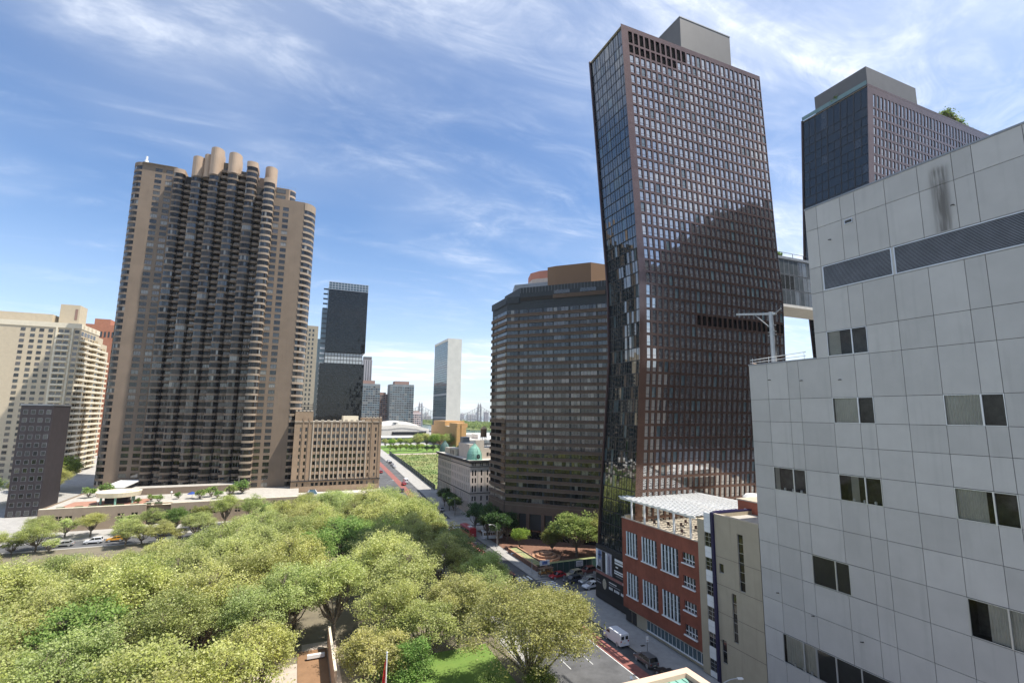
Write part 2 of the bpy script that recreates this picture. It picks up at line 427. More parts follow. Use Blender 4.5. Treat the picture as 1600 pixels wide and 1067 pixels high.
# park
sheet('park_ground', [-170, -120, -80, -40, 0, 37.2], [30, 60, 90, 106.5, 117, 150, 175, 197], -0.10, M_soil)
sheet('park_lawn', [12.0, 20, 34.5], [64, 75, 92], -0.06, M_grass)
sheet('park_path', [3.2, 9.0], [60, 80, 104], -0.07, M_path)
sheet('park_path', [-40, -20, 3.2], [88, 92, 97], -0.065, M_path)
sheet('park_path', [-60, 0, 36], [150, 153], -0.065, M_path)
sheet('meadow', rng_(67.5, 150, 12), rng_(256, 392, 12), 0.05, M_meadow)
sheet('meadow_path', rng_(67.5, 150, 12), [392, 398], 0.08, M_path)
sheet('park_lawn', rng_(66, 140, 12), rng_(400, 470, 12), 0.06, M_grass)
# ================================================================== WEST COPPER TOWER
KS = 0.967
def copper_tower(name, label, zt, x0f, xef, ysf, ynf, ncol, pitch, wfrac, margin, toprow, blacks, floors_z, west_cols, seedn, g_side=None):
    random.seed(seedn)
    t = thing(name, label, 'tower', (x0f(0), ysf(0), 0))
    # south wall with real openings
    P = lambda u, z, d: (x0f(z)+u*(xef(z)-x0f(z)), ysf(z)+d, z)
    L = xef(zt)-x0f(zt)
    us = [0.0]; hi = []
    for c in range(ncol):
        a = (margin+c*pitch)/L; b = a+pitch*wfrac/L
        us.append(a); hi.append(len(us)-1); us.append(b)
    us.append(1.0)
    zs = [0.0]; hj = []
    for (a, b) in floors_z:
        zs.append(a); hj.append(len(zs)-1); zs.append(b)
    zs.append(zt)
    holes = {(i, j) for i in hi for j in hj}
    mb = MB(); facade(mb, P, us, zs, holes, M_copper, 0.24, M_marron)
    Z = sorted(set([0]+[z for z in zs if z % 1 < 2]+[zt]))[::4]+[zt]
    for k in range(len(Z)-1):
        a, b = Z[k], Z[k+1]
        if b <= a: continue
        mb.face([(xef(a), ysf(a), a), (xef(a), ynf(a), a), (xef(b), ynf(b), b), (xef(b), ysf(b), b)], M_copper)
        mb.face([(xef(a), ynf(a), a), (x0f(a), ynf(a), a), (x0f(b), ynf(b), b), (xef(b), ynf(b), b)], M_copper)
        # thin copper return framing the glass side
        mb.face([(x0f(a), ynf(a), a), (x0f(a), ynf(a)-0.5, a), (x0f(b), ynf(b)-0.5, b), (x0f(b), ynf(b), b)], M_marron)
        mb.face([(x0f(a), ynf(a)-0.5, a), (x0f(a)+0.9, ynf(a)-0.5, a), (x0f(b)+0.9, ynf(b)-0.5, b), (x0f(b), ynf(b)-0.5, b)], M_marron)
        mb.face([(x0f(a), ysf(a), a), (x0f(a), ysf(a)+0.12, a), (x0f(b), ysf(b)+0.12, b), (x0f(b), ysf(b), b)], M_copper)
    mb.build('wall', t)
    w = Wins(t)
    for r, j in enumerate(hj):
        for c, i in enumerate(hi):
            bl = blacks(r, c, zs[j])
            m_ = G_black if bl else pick((G_south, 8), (G_west2, 1))
            P2 = P
            if bl: w.add([(quad(P, us[i], us[i+1], zs[j], zs[j+1], 0.22), m_)])
            else:
                q = pane(P2, us[i], us[i+1], zs[j], zs[j+1], 0.19, m_, jit=0.008)
                z0, z1 = zs[j], zs[j+1]
                q.append((quad(P, us[i], us[i+1], z0+(z1-z0)*0.30, z0+(z1-z0)*0.30+0.07, 0.16), M_marron))
                w.add(q)
    w.finish()
    # west glass wall: one pane per storey and module
    P = lambda u, z, d: (x0f(z)+0.45+d, ynf(z)-0.5-u*(ynf(z)-0.62-ysf(z)), z)
    w = Wins(t, 'curtain_pane'); mb = MB()
    fz = [0.2]+[a-0.45 for a, b in floors_z]+[zt-0.1]
    for j in range(len(fz)-1):
        if fz[j+1]-fz[j] < 0.4: continue
        for i in range(west_cols):
            a, b = i/west_cols, (i+1)/west_cols
            w.add(pane(P, a, b, fz[j], fz[j+1], 0.0, pick((g_side, 14), (G_west2 if g_side is G_west else G_mid, 1.0)), jit=0.012))
        mb.face(quad(P, 0, 1, fz[j]-0.09, fz[j]+0.09, -0.13), M_dark)
    for i in range(west_cols+1):
        for j in range(0, len(fz)-1):
            hw = 0.010 if i % 2 else 0.018
            if i % 2 and (j+i) % 5 == 0: continue
            mb.face(quad(P, max(0, i/west_cols-hw/3), min(1, i/west_cols+hw/3), fz[j], fz[j+1], -0.10), M_dark)
    mb.build('mullion_grid', t); w.finish()
    mb = MB(); mb.face([(x0f(zt), ysf(zt), zt-0.6), (xef(zt), ysf(zt), zt-0.6), (xef(zt), ynf(zt), zt-0.6), (x0f(zt), ynf(zt), zt-0.6)], M_roof)
    mb.build('roof', t)
    return t
itp = lambda zs, vs: (lambda z: float(np.interp(z, zs, vs)))
def floors(z_lo, z_top, pitch, h, toph=None):
    out = []; z = z_top
    if toph: out.append((z-toph, z)); z -= toph+0.55
    while z-h > z_lo: out.append((z-h, z)); z -= pitch
    return out[::-1]
fz_w = floors(12.5, 136.6, 2.82, 2.28, 3.3)
nr = len(fz_w)
ysW = itp([0, 25, 54, 72, 138], [91.0, 89.1, 86.2, 85.6, 89.9])
ynW = itp([0, 19, 54, 72, 138], [105.2, 103.5, 98.5, 98.3, 104.8])
def blk(r, c, z):
    if r == nr-1: return c < 11
    if r == nr-2: return c < 9
    return 62.2 < z+1 < 65.0 and c >= 9
tw = copper_tower('copper_tower', 'tall bent copper-clad tower with a glass west side, beside the red brick school', 138.0,
    lambda z: 67.0, itp([0, 56, 81, 138], [111.8, 111.9, 112.1, 114.6]), ysW, ynW, 27, 1.70, 0.70, 2.0, 3.3, blk, fz_w, 14, 5, G_west)
mb = MB(); mb.box(90.9, 109.6, 95, 103.8, 137.5, 152.6, M_coppergrey); mb.box(90.8, 109.7, 94.9, 103.9, 152.6, 152.9, M_steel)
mb.build('rooftop_plant_box', tw)
# dark shop base with big street posters on the west side
mb = MB(); mb.box(66.85, 67.5, 91.1, 104.6, 0, 11.9, M_dark); mb.build('shop_base', tw)
def poster(name, y0, y1, z0, z1, ground, bits, label, x=66.80):
    mb = MB(); mb.box(x-0.06, x+0.04, y0, y1, z0, z1, ground)
    for a, b, c, d, m_ in bits: mb.face([(x-0.068, y1-(y1-y0)*a, z0+(z1-z0)*c), (x-0.068, y1-(y1-y0)*b, z0+(z1-z0)*c), (x-0.068, y1-(y1-y0)*b, z0+(z1-z0)*d), (x-0.068, y1-(y1-y0)*a, z0+(z1-z0)*d)], m_)
    return tag(mb.build(name, None, base=(x, (y0+y1)/2, z0)), label, 'poster')
M_pblue = mat('poster_blue', (0.20, 0.25, 0.42), 0.6); M_pgrey = mat('poster_grey', (0.30, 0.29, 0.30), 0.6, var=0.3, vscale=1.5)
M_pblk = mat('poster_black', (0.02, 0.018, 0.018), 0.5); M_pred = mat('poster_red', (0.30, 0.13, 0.11), 0.6)
poster('street_poster', 98.0, 104.4, 6.2, 10.9, M_pgrey, [(0.0, .12, .1, 1, M_whitep), (.14, .36, .55, .95, M_pblue), (.15, .36, .72, .78, M_whitep), (.24, .28, .4, .95, M_whitep), (.40, .60, .02, .97, M_pblk), (.62, .72, .0, .95, M_whitep), (.76, .98, .05, .97, mat('poster_mauve', (0.38, 0.36, 0.42), 0.6)), (.82, .86, .05, .9, M_whitep), (.05, .3, .05, .2, M_pblk), (.1, .22, .08, .14, M_whitep)], 'large street poster of pale figures and dark doorway on the tower base')
bits = [(.15, .85, .78, .9, M_whitep), (.15, .7, .66, .74, M_whitep), (.2, .35, .50, .56, M_whitep), (.12, .95, .32, .38, M_whitep), (.12, .9, .22, .28, M_whitep), (.2, .6, .12, .15, M_pgrey)]
poster('street_poster', 91.4, 97.8, 6.2, 10.9, M_pblk, bits, 'black street poster with white lines of type on the tower base')
poster('street_poster', 91.3, 104.5, 5.5, 6.1, M_pred, [(.80, .97, .1, .9, M_whitep)], 'narrow reddish poster strip between the two poster rows')
bits = [(.02, .12, .66, .7, M_pgrey), (.02, .16, .5, .56, M_pgrey), (.40, .62, .80, .85, M_whitep), (.40, .72, .68, .73, M_pgrey)]
for k in range(13):
    if k in (3, 8): continue
    bits.append((.40+k*.038, .40+k*.038+.027, .44, .58, M_whitep))
mbp = poster('street_poster', 91.3, 104.5, 1.6, 5.4, M_pblk, bits, 'black street poster with bold white telephone line and beige oval figure')
mb = MB(); mb.lathe(0, 0, [(0.0, 0), (1, 0.02)], M_deck, 14)
mb2 = MB(); pts = [(66.72, 101.0+0.75*cos(a), 3.8+1.15*sin(a)) for a in [2*pi*k/16 for k in range(16)]]; mb2.face(pts, mat('poster_beige', (0.45, 0.40, 0.30), 0.7, var=0.25, vscale=3))
mb2.build('oval_figure', mbp)

# ================================================================== EAST COPPER TOWER
fz_e = floors(12.5, 148.0, 3.2, 2.45, 4.3)
G_east = glass('curtain_glass_dark', (0.012, 0.016, 0.018), 0.03, 1.7)
te = copper_tower('copper_tower', 'second copper-clad tower rising behind the white panel building, roof terrace on top', 150.9,
    lambda z: 165.0, lambda z: 244.0, itp([0, 62, 95, 150.9], [95.6, 95.2, 94.2, 90.0]), itp([0, 56, 93, 150.9], [113.3, 116.0, 117.3, 113.5]), 38, 1.98, 0.60, 2.9, 4.3, lambda r, c, z: False, fz_e, 10, 9, G_east)
mb = MB()
mb.box(166.7, 194.5, 90.9, 108.9, 150.0, 158.2, M_coppergrey); mb.build('roof_bulkhead', te)
mb = MB()
mb.face([(165.3, 90.4, 150.9), (165.3, 113.3, 150.9), (165.3, 113.3, 152.4), (165.3, 90.4, 152.4)], mat('balustrade_glass', (0.16, 0.24, 0.23), 0.05, ior=1.6))
mb.build('glass_balustrade', te)
# rooftop shrubs added with the trees

# sky bridge
sb = thing('sky_bridge', 'glazed three-storey bridge joining the two copper towers', 'bridge', (113, 89, 71))
mb = MB(); P = PS(112.4, 89.0)
mb.box(112.4, 165, 89.25, 98, 71.6, 84.2, M_dark); mb.box(112.4, 165, 88.9, 98.2, 84.2, 84.9, M_steel)
mb.box(112.4, 165, 88.9, 98.2, 70.9, 71.6, M_unroof); mb.build('deck', sb)
w = Wins(sb); G_br = glass('bridge_glass', (0.07, 0.08, 0.085), 0.10, 1.7)
for k in range(29):
    for (a, b) in ((71.7, 75.6), (75.8, 79.8), (80.0, 84.1)):
        q = pane(P, k*1.8+.1, k*1.8+1.8, a, b, 0.18, pick((G_br, 6), (G_mid, 2)), M_steel, 0.07, jit=0.012)
        w.add(q)
w.finish()
mb = MB()
for k in range(9): mb.box(113+k*4.2, 113.1+k*4.2, 89.0, 89.1, 84.9, 86.0, M_dark)
mb.box(112.5, 148, 89.0, 89.08, 85.95, 86.05, M_dark); mb.build('railing', sb)

# ================================================================== WHITE PANEL BUILDING
X0 = 67*KS
def kz(z): return 42-(42-z)*KS
wb = thing('panel_clad_building', 'pale grey panel-clad building filling the right side, stepped roof and few windows', 'building', (X0, 50*KS, 0))
Yl = [58.25, 54.9, 51.42, 49.6, 44.95, 41.55, 39.65, 35.9, 32.2, 28.75, 26.9, 22.6, 18.9, 15.5, 13.6, 9.5]
Zl = [-3, 2.8, 6.9, 10.85, 15.0, 19.15, 23.1, 27.15, 31.1, 34.5, 38.05, 41.2, 44.62, 50.15, 53.78, 59.5, 63.2, 68.9, 72.2]
Yk = [y*KS for y in Yl]; Zk = [kz(z) for z in Zl]; YSTEP = 46.7*KS
winspec = []   # (y_hi, y_lo, z_lo, z_hi, kind)
def ww(a, b, c, d): winspec.append((a*KS, b*KS, kz(c), kz(d)))
ww(44.95, 39.65, 50.3, 53.75)
ww(44.95, 39.65, 41.2, 44.6); ww(32.2, 26.9, 41.2, 44.6)
ww(54.9, 49.7, 31.1, 34.45); ww(44.95, 39.65, 31.1, 34.45); ww(32.2, 26.9, 31.1, 34.45)
ww(49.7, 44.55, 19.2, 23.05); ww(32.2, 26.9, 19.2, 23.05); ww(24, 20, 50.3, 53.75)
ww(55.2, 50.1, 6.9, 10.8); ww(50.05, 40.5, 6.9, 10.8); ww(32.2, 26.9, 6.9, 10.8)
louv = [(44.75*KS, 35.85*KS, kz(59.6), kz(63.1)), (35.6*KS, 22.0*KS, kz(59.6), kz(63.1))]
inwin = lambda y, z: any(b-0.02 < y < a+0.02 and c-0.02 < z < d+0.02 for a, b, c, d in winspec+louv)
# panels: split the grid further at every window edge
ys_ = sorted(set(Yk+[a for s in winspec+louv for a in s[:2]]+[YSTEP]), reverse=True)
ys_ = [y for i, y in enumerate(ys_) if i == 0 or ys_[i-1]-y > 0.12 or y in Yk]
zs_ = sorted(set(Zk+[a for s in winspec+louv for a in s[2:]]))
gridY = set(Yk); gridZ = set(Zk)
mb = MB(); g_ = 0.027
for a, b in zip(Yk[:-1], Yk[1:]):
    for c, d in zip(Zk[:-1], Zk[1:]):
        if b > YSTEP-.05 and c > kz(50.1)-0.2: continue
        aa = min(a, YSTEP) if (c > kz(50.1)-.2) else a
        # clip windows out of this panel
        rects = [(b+g_, aa-g_, c+g_, d-g_)]
        for (wa, wb_, wc, wd) in winspec+louv:
            nr_ = []
            for (y0, y1, z0, z1) in rects:
                ox0, ox1, oz0, oz1 = max(y0, wb_), min(y1, wa), max(z0, wc), min(z1, wd)
                if ox0 >= ox1-0.01 or oz0 >= oz1-0.01: nr_.append((y0, y1, z0, z1)); continue
                if oz0-z0 > 0.06: nr_.append((y0, y1, z0, oz0))
                if z1-oz1 > 0.06: nr_.append((y0, y1, oz1, z1))
                if ox0-y0 > 0.06: nr_.append((y0, ox0, oz0, oz1))
                if y1-ox1 > 0.06: nr_.append((ox1, y1, oz0, oz1))
            rects = nr_
        for (y0, y1, z0, z1) in rects: mb.box(X0, X0+0.10, y0, y1, z0, z1, M_white)
mb.build('wall_cladding', wb)
# solid body behind the cladding, opened behind the windows by recess boxes in front of it
mb = MB()
def bodywall(y0, y1, z0, z1):
    hs = [(b, a, c, d) for a, b, c, d in winspec if a <= y1+.2 and b >= y0-.2 and d > z0 and c < z1]
    cy = sorted(set([y0, y1]+[v for h in hs for v in h[:2] if y0 < v < y1])); cz = sorted(set([z0, z1]+[v for h in hs for v in h[2:] if z0 < v < z1]))
    for a, b in zip(cy[:-1], cy[1:]):
        for c, d in zip(cz[:-1], cz[1:]):
            if any(h[0]-.01 < (a+b)/2 < h[1]+.01 and h[2] < (c+d)/2 < h[3] for h in hs): continue
            mb.face([(X0+.11, a, c), (X0+.11, b, c), (X0+.11, b, d), (X0+.11, a, d)], M_joint)
HT = kz(72.2); LT = kz(50.1)
bodywall(9*KS, YSTEP-.02, -1, HT-.05); bodywall(YSTEP-.02, Yk[0]-.03, -1, LT-.05)
def nface(yy, z0, z1, x1=100):
    mb.face([(X0+.1, yy, z0), (x1, yy, z0), (x1, yy, z1), (X0+.1, yy, z1)], M_white)
nface(Yk[0]-.01, -1, LT); nface(YSTEP-.01, LT, HT)
mb.face([(X0+.1, YSTEP, LT-.25), (100, YSTEP, LT-.25), (100, Yk[0], LT-.25), (X0+.1, Yk[0], LT-.25)], M_roof)
mb.face([(X0+.1, 9*KS, HT-.25), (100, 9*KS, HT-.25), (100, YSTEP, HT-.25), (X0+.1, YSTEP, HT-.25)], M_roof)
mb.face([(X0+.1, 9*KS, -1), (100, 9*KS, -1), (100, 9*KS, HT), (X0+.1, 9*KS, HT)], M_white)
mb.face([(100, 9*KS, -1), (100, YSTEP, -1), (100, YSTEP, HT), (100, 9*KS, HT)], M_white)
mb.build('wall', wb)
mb = MB()
mb.box(X0-.06, X0+.35, 9*KS, YSTEP+.05, HT, HT+.22, M_steel); mb.build('roof_coping', wb)
mb = MB(); mb.box(X0-.06, X0+.35, YSTEP+.05, Yk[0]+.05, LT, LT+.22, M_steel)
mb.box(X0+.35, 99, Yk[0]-.3, Yk[0]+.05, LT, LT+.22, M_steel)
mb.build('roof_coping', wb)
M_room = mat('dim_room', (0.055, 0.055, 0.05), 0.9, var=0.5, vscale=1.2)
M_curt = mat('net_curtain', (0.60, 0.585, 0.52), 0.9, var=0.12)
M_clear = D.materials.new('window_glass'); M_clear.use_nodes = True
_t = M_clear.node_tree; _t.nodes.clear(); _o = N(_t, 'ShaderNodeOutputMaterial'); _m = N(_t, 'ShaderNodeMixShader'); _a = N(_t, 'ShaderNodeBsdfTransparent'); _g = N(_t, 'ShaderNodeBsdfGlossy')
_a.inputs[0].default_value = (0.74, 0.75, 0.75, 1); _g.inputs['Roughness'].default_value = 0.03; _f = N(_t, 'ShaderNodeFresnel'); _f.inputs[0].default_value = 1.42
_t.links.new(_f.outputs[0], _m.inputs[0]); _t.links.new(_a.outputs[0], _m.inputs[1]); _t.links.new(_g.outputs[0], _m.inputs[2]); _t.links.new(_m.outputs[0], _o.inputs[0])
for n_, (a, b, c, d) in enumerate(winspec):
    P = PW(X0, a); wd_ = a-b
    fr = MB(); f_ = 0.075; split = 0.0 if wd_ > 6 else 0.635
    def bar(u0, u1, z0, z1, d0=-0.03, d1=0.12): fr.box(X0+d0, X0+d1, a-u1, a-u0, z0, z1, M_alu)
    bar(0, wd_, c, c+f_); bar(0, wd_, d-f_, d); bar(0, f_, c+f_, d-f_); bar(wd_-f_, wd_, c+f_, d-f_)
    us_ = [split*wd_] if split else [0.28*wd_, 0.62*wd_]
    for u in us_: bar(u-f_, u+f_, c+f_, d-f_)
    wo_ = fr.build('window', wb)
    gl = MB(); cuts = [f_]+us_+[wd_-f_]
    for k in range(len(cuts)-1): gl.face(quad(P, cuts[k]+f_*.5, cuts[k+1]-f_*.5, c+f_, d-f_, 0.05+0.03*(k % 2)), M_clear)
    gl.build('pane', wo_)
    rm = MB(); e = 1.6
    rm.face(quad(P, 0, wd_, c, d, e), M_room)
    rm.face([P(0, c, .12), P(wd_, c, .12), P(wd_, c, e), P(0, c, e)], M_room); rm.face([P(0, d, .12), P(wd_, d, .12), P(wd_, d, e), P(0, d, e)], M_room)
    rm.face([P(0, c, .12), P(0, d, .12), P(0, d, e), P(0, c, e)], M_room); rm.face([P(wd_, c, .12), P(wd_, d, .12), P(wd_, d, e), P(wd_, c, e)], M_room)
    cur = {0: [(.0, .30)], 1: [(.02, .60)], 2: [(0, .6)], 3: [(.0, .14)], 4: [(.26, .44)], 5: [(0, .5)], 6: [(.02, .97)], 7: [(.3, .9)], 8: [(0, 1)], 9: [(.05, .97)], 10: [(.0, 1.0)], 11: [(0, 1)]}.get(n_, [(0, .5)])
    for (s0, s1) in cur:          # pleated curtain
        k0 = 26; 
        for k in range(k0):
            ua, ub = wd_*(s0+(s1-s0)*k/k0), wd_*(s0+(s1-s0)*(k+1)/k0)
            rm.face([P(ua, c+.03, .34+.07*(k % 2)), P(ub, c+.03, .34+.07*((k+1) % 2)), P(ub, d-.03, .34+.07*((k+1) % 2)), P(ua, d-.03, .34+.07*(k % 2))], M_curt)
    for k in range(3 if n_ in (3, 4, 9) else 0):
        u = wd_*(.3+.25*k); rm.lathe(X0+.3, a-u, [(0.0, c+.02), (.12, c+.02), (.17, c+.3), (.1, c+.42), (0, c+.45)], M_whitep, 8)
    rm.build('room_behind', wo_)
for (a, b, c, d) in louv:
    mb = MB(); mb.box(X0-.03, X0+.12, b, a, c, c+.1, M_alu); mb.box(X0-.03, X0+.12, b, a, d-.1, d, M_alu)
    mb.box(X0-.03, X0+.12, b, b+.12, c+.1, d-.1, M_alu); mb.box(X0-.03, X0+.12, a-.12, a, c+.1, d-.1, M_alu)
    n_ = 20
    for k in range(n_):
        z = c+.12+(d-c-.24)*k/n_
        mb.face([(X0+.0, a-.12, z), (X0+.0, b+.12, z), (X0+.09, b+.12, z+.11), (X0+.09, a-.12, z+.11)], M_louv)
    mb.face([(X0+.108, a, c), (X0+.108, b, c), (X0+.108, b, d), (X0+.108, a, d)], M_black if False else G_black)
    mb.build('louvre', wb)
def wallvent(y, z, w_, h_, mm=M_alu):
    mb = MB(); y *= KS; z = kz(z)
    mb.box(X0-.12, X0, y-w_/2, y+w_/2, z+h_-.08, z+h_, mm); mb.box(X0-.12, X0, y-w_/2, y+w_/2, z, z+.08, mm)
    mb.box(X0-.12, X0, y-w_/2, y-w_/2+.08, z+.08, z+h_-.08, mm); mb.box(X0-.12, X0, y+w_/2-.08, y+w_/2, z+.08, z+h_-.08, mm)
    mb.face([(X0-.03, y-w_/2, z), (X0-.03, y+w_/2, z), (X0-.03, y+w_/2, z+h_), (X0-.03, y-w_/2, z+h_)], M_joint); mb.build('wall_vent', wb)
wallvent(40.6, 68.05, 1.05, .55)
for (y, z) in ((43.2, 66.6), (54.4, 47.6), (49.1, 47.2), (43.5, 47.0), (55.4, 16.2), (50.0, 14.9), (43.6, 14.1), (29, 66)):
    mb = MB(); yy, zz = y*KS, kz(z)
    mb.tube([(X0, yy, zz), (X0-.22, yy, zz+.02), (X0-.26, yy+.22, zz-.03)], .06, M_dark, 5); mb.build('wall_outlet', wb)
# long rain stain under the coping
mb = MB(); y0, y1 = 28.9*KS, 31.4*KS
M_stain = D.materials.new('rain_stain'); M_stain.use_nodes = True
_t = M_stain.node_tree; _t.nodes.clear(); _o = N(_t, 'ShaderNodeOutputMaterial'); _m = N(_t, 'ShaderNodeMixShader'); _a = N(_t, 'ShaderNodeBsdfTransparent'); _g = N(_t, 'ShaderNodeBsdfDiffuse')
_g.inputs[0].default_value = (.13, .12, .11, 1); _ge = N(_t, 'ShaderNodeNewGeometry'); _mp = N(_t, 'ShaderNodeMapping'); _mp.inputs['Scale'].default_value = (1, 2.2, .18)
_t.links.new(_ge.outputs['Position'], _mp.inputs[0]); _n = N(_t, 'ShaderNodeTexNoise'); _n.inputs['Scale'].default_value = 1.2; _n.inputs['Detail'].default_value = 6; _t.links.new(_mp.outputs[0], _n.inputs['Vector'])
_sp = N(_t, 'ShaderNodeSeparateXYZ'); _t.links.new(_ge.outputs['Position'], _sp.inputs[0])
ed = mth(_t, 'MULTIPLY', ramp(_t, _sp.outputs[1], y0, y0+1.0), ramp(_t, _sp.outputs[1], y1-1.0, y1, 1.0, 0.0))
ft = mth(_t, 'MULTIPLY', mth(_t, 'MULTIPLY', ed, ramp(_t, _n.outputs[0], .30, .62)), ramp(_t, _sp.outputs[2], kz(70.5), kz(71.6), .55, 0.0)); 
_t.links.new(ft, _m.inputs[0]); _t.links.new(_a.outputs[0], _m.inputs[1]); _t.links.new(_g.outputs[0], _m.inputs[2]); _t.links.new(_m.outputs[0], _o.inputs[0])
mb.face([(X0-.006, y0, kz(63.3)), (X0-.006, y1, kz(63.3)), (X0-.006, y1, kz(71.8)), (X0-.006, y0, kz(71.8))], M_stain); mb.build('rain_stain', wb)

# roof mast with long arms and thin rail on the lower roof
ms = thing('roof_davit', 'grey steel T-shaped mast standing on the lower roof of the panel-clad building', 'mast', (68, 54.2, LT))
mb = MB(); mx, my = 68.0, 54.3
mb.tube([(mx, my, LT-.2), (mx, my, LT+8.6)], .42, M_galv, 10, .36); mb.build('post', ms)
mb = MB(); mb.beam((mx, my+6.6, LT+9.4), (mx, my+1.2, LT+8.5), .34, .30, M_galv); mb.beam((mx, my+1.2, LT+8.5), (mx, my-.9, LT+8.2), .4, .34, M_galv); mb.build('arm', ms)
mb = MB(); mb.beam((mx, my+3.1, LT+8.75), (mx, my+.4, LT+6.2), .12, .12, M_steel); mb.beam((mx-.1, my-.4, LT+8.0), (mx-.1, my-1.9, LT+8.8), .14, .14, M_steel); mb.build('brace', ms)
mb = MB(); 
for dz_ in (5.4, 4.9, 6.4): mb.beam((mx, my-.7, LT+dz_), (mx, my+.7, LT+dz_), .3, .12, M_steel)
mb.tube([(mx, my-.35, LT+1), (mx, my-.5, LT+5), (mx, my-.4, LT+8)], .05, M_dark, 4); mb.build('bracket', ms)
rl = thing('roof_rail', 'thin white pipe railing running along the lower roof edge by the mast', 'railing', (66, 52, LT))
mb = MB(); mb.tube([(65.3, 56.4, LT+.9), (65.3, 47, LT+1.25)], .05, M_whitep, 5); mb.tube([(65.3, 56.4, LT+.5), (65.3, 47, LT+.7)], .04, M_whitep, 5)
mb.tube([(65.3, 56.4, LT+.5), (67.5, 56.6, LT+.4), (70, 55, LT+.4)], .06, M_peach, 5); mb.build('rail', rl)
mb = MB()
for k in range(4): mb.tube([(65.3, 56-k*2.9, LT), (65.3, 56-k*2.9, LT+1.2)], .04, M_whitep, 4)
mb.build('post', rl)

# ================================================================== RED BRICK SCHOOL
XR = X0
rs = thing('brick_school', 'red brick school with tall finned windows and a white trellis over its roof deck', 'school', (XR, 80, 0))
def KY(y): return y*KS
yN, yS = KY(94.2), KY(71.4)
zb, ztp = kz(1.45), kz(19.7)
bigs = [(92.7, 88.9), (87.4, 82.75), (81.4, 76.65)]; sm = [(75.5, 72.4)]
def school_bands(rows, yw):
    for (c, d) in rows:
        pass
P = PW(XR, yN)
mb = MB(); hb = []
ucut, zc = set([0, yN-yS]), set([zb, ztp]); rect = []
for a, b in bigs:
    for c, d in ((12.4, 17.15), (4.2, 8.8)): rect.append((yN-KY(a), yN-KY(b), kz(c), kz(d), 'big'))
for c, d in ((15.3, 17.1), (11.2, 13.05), (7.1, 8.75), (2.95, 4.7)): rect.append((yN-KY(75.5), yN-KY(72.4), kz(c), kz(d), 'small'))
for r in rect: ucut |= {r[0], r[1]}; zc |= {r[2], r[3]}
uc = sorted(ucut); zcc = sorted(zc); holes = set()
for i in range(len(uc)-1):
    for j in range(len(zcc)-1):
        um, zm = (uc[i]+uc[i+1])/2, (zcc[j]+zcc[j+1])/2
        if any(r[0] < um < r[1] and r[2] < zm < r[3] for r in rect): holes.add((i, j))
for j in range(len(zcc)-1):          # brick cells
    for i in range(len(uc)-1):
        if (i, j) not in holes: mb.face(quad(P, uc[i], uc[i+1], zcc[j], zcc[j+1], 0), M_brickred)
for r in rect:
    a, b, c, d = r[:4]; e = .35
    for q in ([P(a,c,0),P(a,c,e),P(a,d,e),P(a,d,0)], [P(b,c,0),P(b,c,e),P(b,d,e),P(b,d,0)], [P(a,c,0),P(b,c,0),P(b,c,e),P(a,c,e)], [P(a,d,0),P(b,d,0),P(b,d,e),P(a,d,e)]): mb.face(q, M_brickred)
XB = 84.5
mb.face([(XR, yN, zb), (XB+16, yN, zb), (XB+16, yN, ztp), (XR, yN, ztp)], M_brickred)
mb.face([(XR, yS, zb), (XB, yS, zb), (XB, yS, ztp), (XR, yS, ztp)], M_brickred)
mb.face([(XR, yN, zb), (XR, yS, zb), (XB, yS, zb), (XB, yN, zb)], M_dark)
mb.box(XR-.12, XR+.35, yS, yN+.1, ztp, ztp+.14, M_decolt)
mb.box(XR+.35, XB+.3, yN-.35, yN+.1, ztp, ztp+.14, M_decolt)
mb.face([(XR+.35, yS, ztp-.9), (XR+.35, yN, ztp-.9), (XR+.35, yN, ztp), (XR+.35, yS, ztp)], M_decolt)
mb.build('wall', rs)
mb = MB(); mb.box(XR+.36, XB, yS+.02, yN-.36, ztp-1.6, ztp-1.0, M_deck)
mb.box(XB-.2, XB+.1, yS, yN-.36, ztp-1.0, ztp+1.3, M_beige); mb.box(XR+.4, XB, yN-.9, yN-.37, ztp-1.0, ztp+.6, M_beige); mb.build('roof_deck', rs)
M_fin = mat('window_fin', (0.74, 0.80, 0.80), 0.5)
G_sch = glass('school_glass', (0.02, 0.03, 0.035), 0.08, 1.7)
for (a, b, c, d, kind) in rect:
    mw = MB()
    for q, m_ in pane(P, a, b, c, d, .28, G_sch, M_alu, .06, (.5,) if kind == 'small' else (.2, .4, .6, .8), (.3,) if kind == 'small' else (.33, .5, .75)): mw.face(q, m_)
    wo_ = mw.build('window', rs)
    nb = (4 if a < 3 else 5) if kind == 'big' else 0
    fm = MB(); u0, u1 = a, b
    if nb:
        for k in range(nb):
            u = u0+.12+(u1-u0-.9)*k/(nb-1); fm.box(XR-.10, XR+.14, yN-u-.17, yN-u, c+.02, d, M_fin)
        fm.build('fin', wo_)
    else:
        for k in range(3):
            u = u0+(u1-u0)*(k+1)/4; fm.box(XR+.12, XR+.24, yN-u-.04, yN-u+.04, c, d, M_whitep)
        fm.box(XR+.12, XR+.24, yN-u1, yN-u0, c+(d-c)*.32, c+(d-c)*.36+.03, M_whitep); fm.build('glazing_bar', wo_)
    sm_ = MB(); sm_.box(XR-.32, XR+.1, yN-u1-.05, yN-u0+.05, c-.18, c, M_whitep); sm_.build('sill', wo_)
